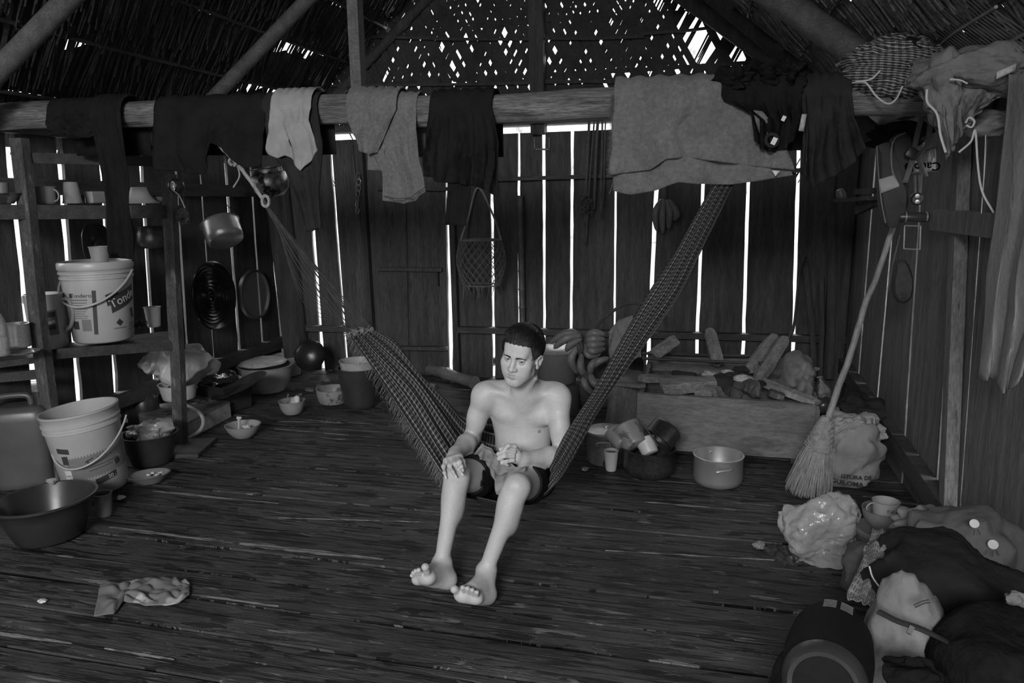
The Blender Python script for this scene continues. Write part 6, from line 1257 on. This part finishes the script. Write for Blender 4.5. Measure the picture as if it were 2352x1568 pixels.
# small clothes on the floor left of the plastic bag
crumple('glove', 'dark crumpled garment with pale trim on the floor left of the plastic bag', 'clothes', [(1735, 1250, fl(1735, 1250)[1]), (1850, 1262, fl(1850, 1262)[1]), (1842, 1300, fl(1842, 1300)[1]), (1790, 1296, fl(1790, 1296)[1])], mat('dark_trimmed_cloth', .03, .9, .4, 20, spots=(24, .62, 6)), 9, .02, amp=.02)
tag(heap(fl(1742, 1252, .02), (.022, .02, .018), mat('faded_garment', .17), 36, .6, 2), 'scrap of pale cloth at the left end of the dark garment', 'cloth')
# ================================================================ UPPER RIGHT: BAGS AND TOOLS
pl2 = plaid('striped_bag_cloth', .02, .07, .3, 16, 6, (.2, .7), .16)
hb_ = thing('drawstring_bag', 'dark bag with pale checked stripes sitting on the right end of the log beam', 'bag', at(2050, 200, BY)); c = at(2050, 160, BY)
bm = bmesh.new(); bmesh.ops.create_uvsphere(bm, u_segments=64, v_segments=40, radius=1); vs = []; uvv = []
for v in bm.verts:
    q = v.co; f_ = 1-2*abs(mnoise.fractal(Vector((q.x*1.6+3, q.y*1.6, q.z*3)), 1, 2, 3)); vs.append(c+V(q.x*.175, q.y*.13, q.z*.115)*(1+.16*f_)); uvv.append((q.x*.5+.5, q.z*1.2+.5+q.x*.3))
fs = [[w.index for w in f.verts] for f in bm.faces]; bm.free(); MB().add(vs, fs, uvv).build('body', pl2, hb_)
wc_ = mat('white_cord', .42, .8, .1); MB().tube(bez([at(1958, 190, BY-.1), at(1988, 190, BY-.16), at(2012, 220, BY-.16), at(2038, 238, BY-.15), at(2058, 228, BY-.15), at(2073, 198, BY-.15)], 30), .0035, 6).build('drawstring', wc_, hb_)
MB().tube(bez([at(1965, 188, BY-.13), at(2000, 182, BY-.16), at(2022, 162, BY-.17)], 14), .0035, 6).build('drawstring', wc_, hb_)
heap(at(2085, 150, BY-.09), (.05, .03, .075), CL['black'], 41, .6, 2, parent=hb_, name='knotted_strap')
net = mat('translucent_mesh_sack', .15, .9, .3, 9, bump=.5, bsc=40, alpha=.9)
ms = thing('mesh_sack', 'translucent mesh sack with cord slung over the beam at the right wall', 'sack', at(2230, 200, 2.95))
MB().blob(at(2270, 165, 2.95), (.21, .15, .10), .5, 1.6, seed=44, sub=5, ridg=True).build('body', net, ms)
MB().blob(at(2165, 190, 2.92), (.07, .08, .11), .45, 1.8, seed=45, sub=5, ridg=True).build('bulge', net, ms)
P = coons([at(2135, 205, 2.88), at(2180, 190, 2.85), at(2240, 205, 2.85), at(2325, 215, 2.9)], [at(2172, 368, 2.86), at(2185, 355, 2.85), at(2200, 320, 2.85), at(2260, 235, 2.86)], [at(2135, 205, 2.88), at(2150, 280, 2.87), at(2172, 368, 2.86)], [at(2325, 215, 2.9), at(2260, 235, 2.86)], 40, 30)
MB().grid(folds(P, .02, 4, 3)).build('hanging_corner', net, ms, solid=.003)
MB().tube(bez([at(2129, 205, 2.82), at(2130, 235, 2.82), at(2152, 262, 2.82), at(2160, 310, 2.82), at(2172, 350, 2.82)], 24), .004, 6).build('cord', wc_, ms)
MB().tube(bez([at(2182, 182, 2.8), at(2205, 184, 2.79), at(2222, 192, 2.79)], 12), .003, 6).build('cord', wc_, ms)
MB().tube(bez([at(2202, 350, 2.83), at(2230, 325, 2.83), at(2240, 300, 2.83), at(2246, 380, 2.83), at(2256, 440, 2.83), at(2282, 488, 2.83)], 30), .0035, 6).build('cord', wc_, ms)
MB().tube(bez([at(2264, 310, 2.85), at(2260, 400, 2.85), at(2254, 490, 2.85)], 10), .0015, 5).build('cord', wc_, ms)
MB().tube(bez([at(2218, 282, 2.82), at(2226, 270, 2.81), at(2238, 278, 2.81), at(2232, 292, 2.81), at(2220, 288, 2.82)], 14), .0035, 6).build('cord', wc_, ms)
P = coons([at(2290, 165, 2.76), at(2335, 145, 2.76)], [at(2288, 182, 2.76), at(2332, 162, 2.76)], [at(2290, 165, 2.76), at(2288, 182, 2.76)], [at(2335, 145, 2.76), at(2332, 162, 2.76)], 3, 3); MB().grid(P).build('paper_label', mat('paper_label', .35, .8, .3, 60), ms, solid=.001)
tag(heap(at(2275, 285, 3.05), (.10, .08, .045), mat('faded_garment', .17), 46, .5, 2), 'small folded cloth hanging under the mesh sack', 'cloth')
# shoulder bag
YS = 3.75; hbag = thing('shoulder_bag', 'dark shoulder bag with pale patch hanging on the right wall', 'bag', at(2050, 420, YS)); dk = mat('dark_bag_canvas', .035, .8, .3, 9, bump=.2)
def plate(q, th, m, nm, parent, bul=.02):
    """thick bag panel from an outline of pixel corners"""
    c2 = [at(x, y, YS) for x, y in q]; c_ = np.mean(c2, 0); vs = []; n = len(c2)
    for s_, o in ((1, -th/2), (.8, -th/2-bul), (.01, -th/2-bul)): vs += [c_+(p-c_)*s_+V(0, o, 0) for p in c2]
    vs2 = [c_+(p-c_)*1+V(0, th/2, 0) for p in c2]; fs = []
    for r_ in range(2):
        for i in range(n): fs.append((r_*n+i, r_*n+(i+1) % n, (r_+1)*n+(i+1) % n, (r_+1)*n+i))
    for i in range(n): fs.append((i, 3*n+i, 3*n+(i+1) % n, (i+1) % n))
    fs.append(tuple(3*n+i for i in range(n))[::-1]); return MB().add(vs+vs2, fs).build(nm, m, parent, sub=0)
ol = lambda P_, n=28: [tuple(p[:2]) for p in bez([V(x, y, 0) for x, y in P_]+[V(*P_[0], 0)], n)[:-1]]
plate(ol([(2014, 335), (2040, 328), (2060, 360), (2072, 410), (2083, 450), (2078, 490), (2060, 518), (2040, 522), (2026, 500), (2016, 440)], 40), .05, dk, 'body', hbag)
plate(ol([(2045, 320), (2070, 305), (2092, 320), (2096, 380), (2086, 425), (2066, 430), (2048, 380)], 40), .035, dk, 'front_pocket', hbag)
MB().tube(bez([at(x, y, YS-.045) for x, y in ((2014, 335), (2018, 400), (2024, 460), (2034, 512))], 20), .003, 6).build('piping', mplas, hbag); MB().tube(bez([at(x, y, YS-.05) for x, y in ((2080, 305), (2056, 318), (2047, 350), (2050, 395), (2064, 425))], 24), .004, 6).build('zip', mplas, hbag)
P = coons([at(2018, 412, YS-.055), at(2052, 402, YS-.055)], [at(2024, 444, YS-.055), at(2066, 428, YS-.055)], [at(2018, 412, YS-.055), at(2024, 444, YS-.055)], [at(2052, 402, YS-.055), at(2066, 428, YS-.055)], 6, 6); MB().grid(P).build('patch', mat('pale_patch', .26, .8), hbag, solid=.002)
for pts in (((2112, 262), (2098, 320), (2088, 370), (2072, 420)), ((2132, 272), (2124, 330), (2105, 360), (2120, 405))):
    a = bez([at(x, y, YS-.07) for x, y in pts], 20); MB().grid(np.array([[p, p+V(.022, 0, 0)] for p in a])).build('strap', mat('grey_webbing', .09, .9), hbag, solid=.003)
MB().box(at(2094, 352, YS-.09), (.05, .02, .045), rotm(0, 30, 0)).build('buckle', dplas, hbag, bevel=.006)
# foil packet with mirrored lettering, hanging behind the strap
pk = MB().grid(coons([at(2068, 345, YS-.02), at(2110, 350, YS-.04), at(2152, 335, YS-.02)], [at(2072, 405, YS-.02), at(2110, 396, YS-.05), at(2152, 394, YS-.02)], [at(2068, 345, YS-.02), at(2072, 405, YS-.02)], [at(2152, 335, YS-.02), at(2152, 394, YS-.02)], 20, 12))
pko = tag(pk.build('packet', mat('glossy_packet', .13, .3, .4, 9, bump=.4, bsc=20), solid=.006), 'glossy packet with upside-down lettering hanging behind the bag strap', 'packet')
vs, fs = text_mesh('Cacolo', .05, .0005, .0008); vs[:, :2] *= -1; MB().add(np.stack([vs[:, 0], np.zeros(len(vs))-.006, vs[:, 2]*0+vs[:, 1]], 1)+at(2118, 382, YS-.062), fs).build('lettering', ink, pko, smooth=False)
hl2 = thing('headlamp', 'small black headlamp hanging on a strap below the packet', 'lamp', at(2107, 455, YS)); MB().lathe([(.001, .02), (.02, .02), (.026, .01), (.028, -.03), (.001, -.035)], at(2107, 457, YS-.06), frame_R(V(-.2, -1, -.1)), 24).build('lamp_head', dplas, hl2)
for dx in (-2, 8): 
    a = [at(2100+dx+2*t, 402+52*t, YS-.05) for t in np.linspace(0, 1, 6)]; MB().grid(np.array([[p, p+V(.01, 0, 0)] for p in a])).build('strap', mat('grey_webbing', .09), hl2, solid=.002)
for z_ in (450, 463): MB().lathe([(.001, .004), (.009, .003), (.01, 0)], at(2107, z_, YS-.085), frame_R(V(-.2, -1, -.1)), 16).build('lens', alu, hl2)
tq = tag(MB().tube([at(2066, 498, YS-.03), at(2072, 498, YS-.03), at(2128, 499, YS-.03), at(2134, 499, YS-.03)], [.018, .022, .022, .018], 16).build('flashlight', dplas), 'black tubular flashlight lying across a wire frame on the right wall', 'flashlight')
for x in (2080, 2128): MB().tube([at(x-2, 498, YS-.03), at(x+1, 498, YS-.03)], .0235, 16).build('ring', alu, tq)
wf = MB(); qd = [(2078, 518), (2115, 519), (2113, 573), (2076, 571)]
for i in range(4): wf.tube([at(*qd[i], YS-.02), at(*qd[(i+1) % 4], YS-.02)], .0035, 6)
tag(wf.build('wire_frame', alu), 'square wire frame hanging under the flashlight', 'frame')
tag(plate(ol([(2056, 600), (2080, 598), (2096, 640), (2092, 682), (2076, 695), (2058, 690), (2048, 660)], 24), .02, mat('dark_woven_sheath', .03, .8, .4, 30, bump=.4), 'woven_pouch', None), 'dark woven pouch hanging low on the right wall behind the broom handle', 'pouch')
tag(MB().tube(bez([at(2067, 540, YS+.1), at(2050, 610, YS+.1), at(2040, 665, YS+.1)], 12), .004, 6).build('cord', mat('grey_webbing', .09)), 'loose grey cord hanging left of the woven pouch', 'cord')
tag(heap(at(2060, 310, 4.0), (.14, .09, .06), CL['navy'], 51, .35, 2, name='bundle'), 'dark rolled garment tucked under the beam above the shoulder bag', 'clothes')
sh = thing('wall_ledge', 'small wooden ledge on the right back wall left of the shoulder bag', 'ledge', at(1975, 460, 4.5))
MB().beam(at(1935, 460, 4.6), at(2012, 455, 4.25), .10, .02).build('ledge_board', post_m, sh, smooth=False); MB().beam(at(1970, 482, 4.5), at(2012, 462, 4.3), .03, .05).build('brace', post_m, sh, smooth=False); MB().beam(at(1965, 440, 4.5), at(2010, 438, 4.3), .02, .03).build('ledge_rail', post_m, sh, smooth=False)
tag(MB().lathe([(.001, -.03), (.02, -.028), (.028, 0), (.02, .03), (.001, .035)], at(1932, 447, 4.62), rotm(0, -20, 0)).build('flask', mplas), 'small rounded flask left of the wooden ledge', 'flask')
tag(MB().tube([at(1922, 150, 3.6), at(1960, 130, 3.5)], .008, 8).build('peg', stick_m), 'short wooden peg poking out above the log beam', 'peg')
# palm fronds tucked in the upper right thatch
for i, (a_, b_, c_) in enumerate((((2200, 170, 3.4), (2260, 110, 3.2), (2420, 20, 2.9)), ((2130, 150, 3.6), (2200, 60, 3.4), (2330, -30, 3.2)), ((2190, 210, 3.3), (2300, 170, 3.1), (2440, 110, 2.8)))):
    sp = bez([rf(1, *roof_hit(1, *q[:2]), .07) for q in (a_, b_, c_)], 40); mb = MB(); mb.tube(sp, .006, 6)
    for k in range(2, len(sp)-1):
        for s_ in (-1, 1):
            d = nrm(sp[min(k+1, len(sp)-1)]-sp[k-1]); side = nrm(np.cross(d, V(sn, 0, cs)))*s_; l = .16; p = sp[k]; e = p+(side*.75+d*.65)*l+V(-sn*.03, 0, -cs*.03); w = d*.007; mb.add([p-w, p+w, lerp(p, e, .6)+w*.9, e, lerp(p, e, .6)-w*.9], [(0, 1, 2, 4), (2, 3, 4)])
    fo = tag(mb.build('palm_frond', mat('dry_frond', .2, .85, .4, 9)), ('middle', 'highest', 'lowest')[i]+' of three dry palm fronds tucked under the right roof slope', 'frond')
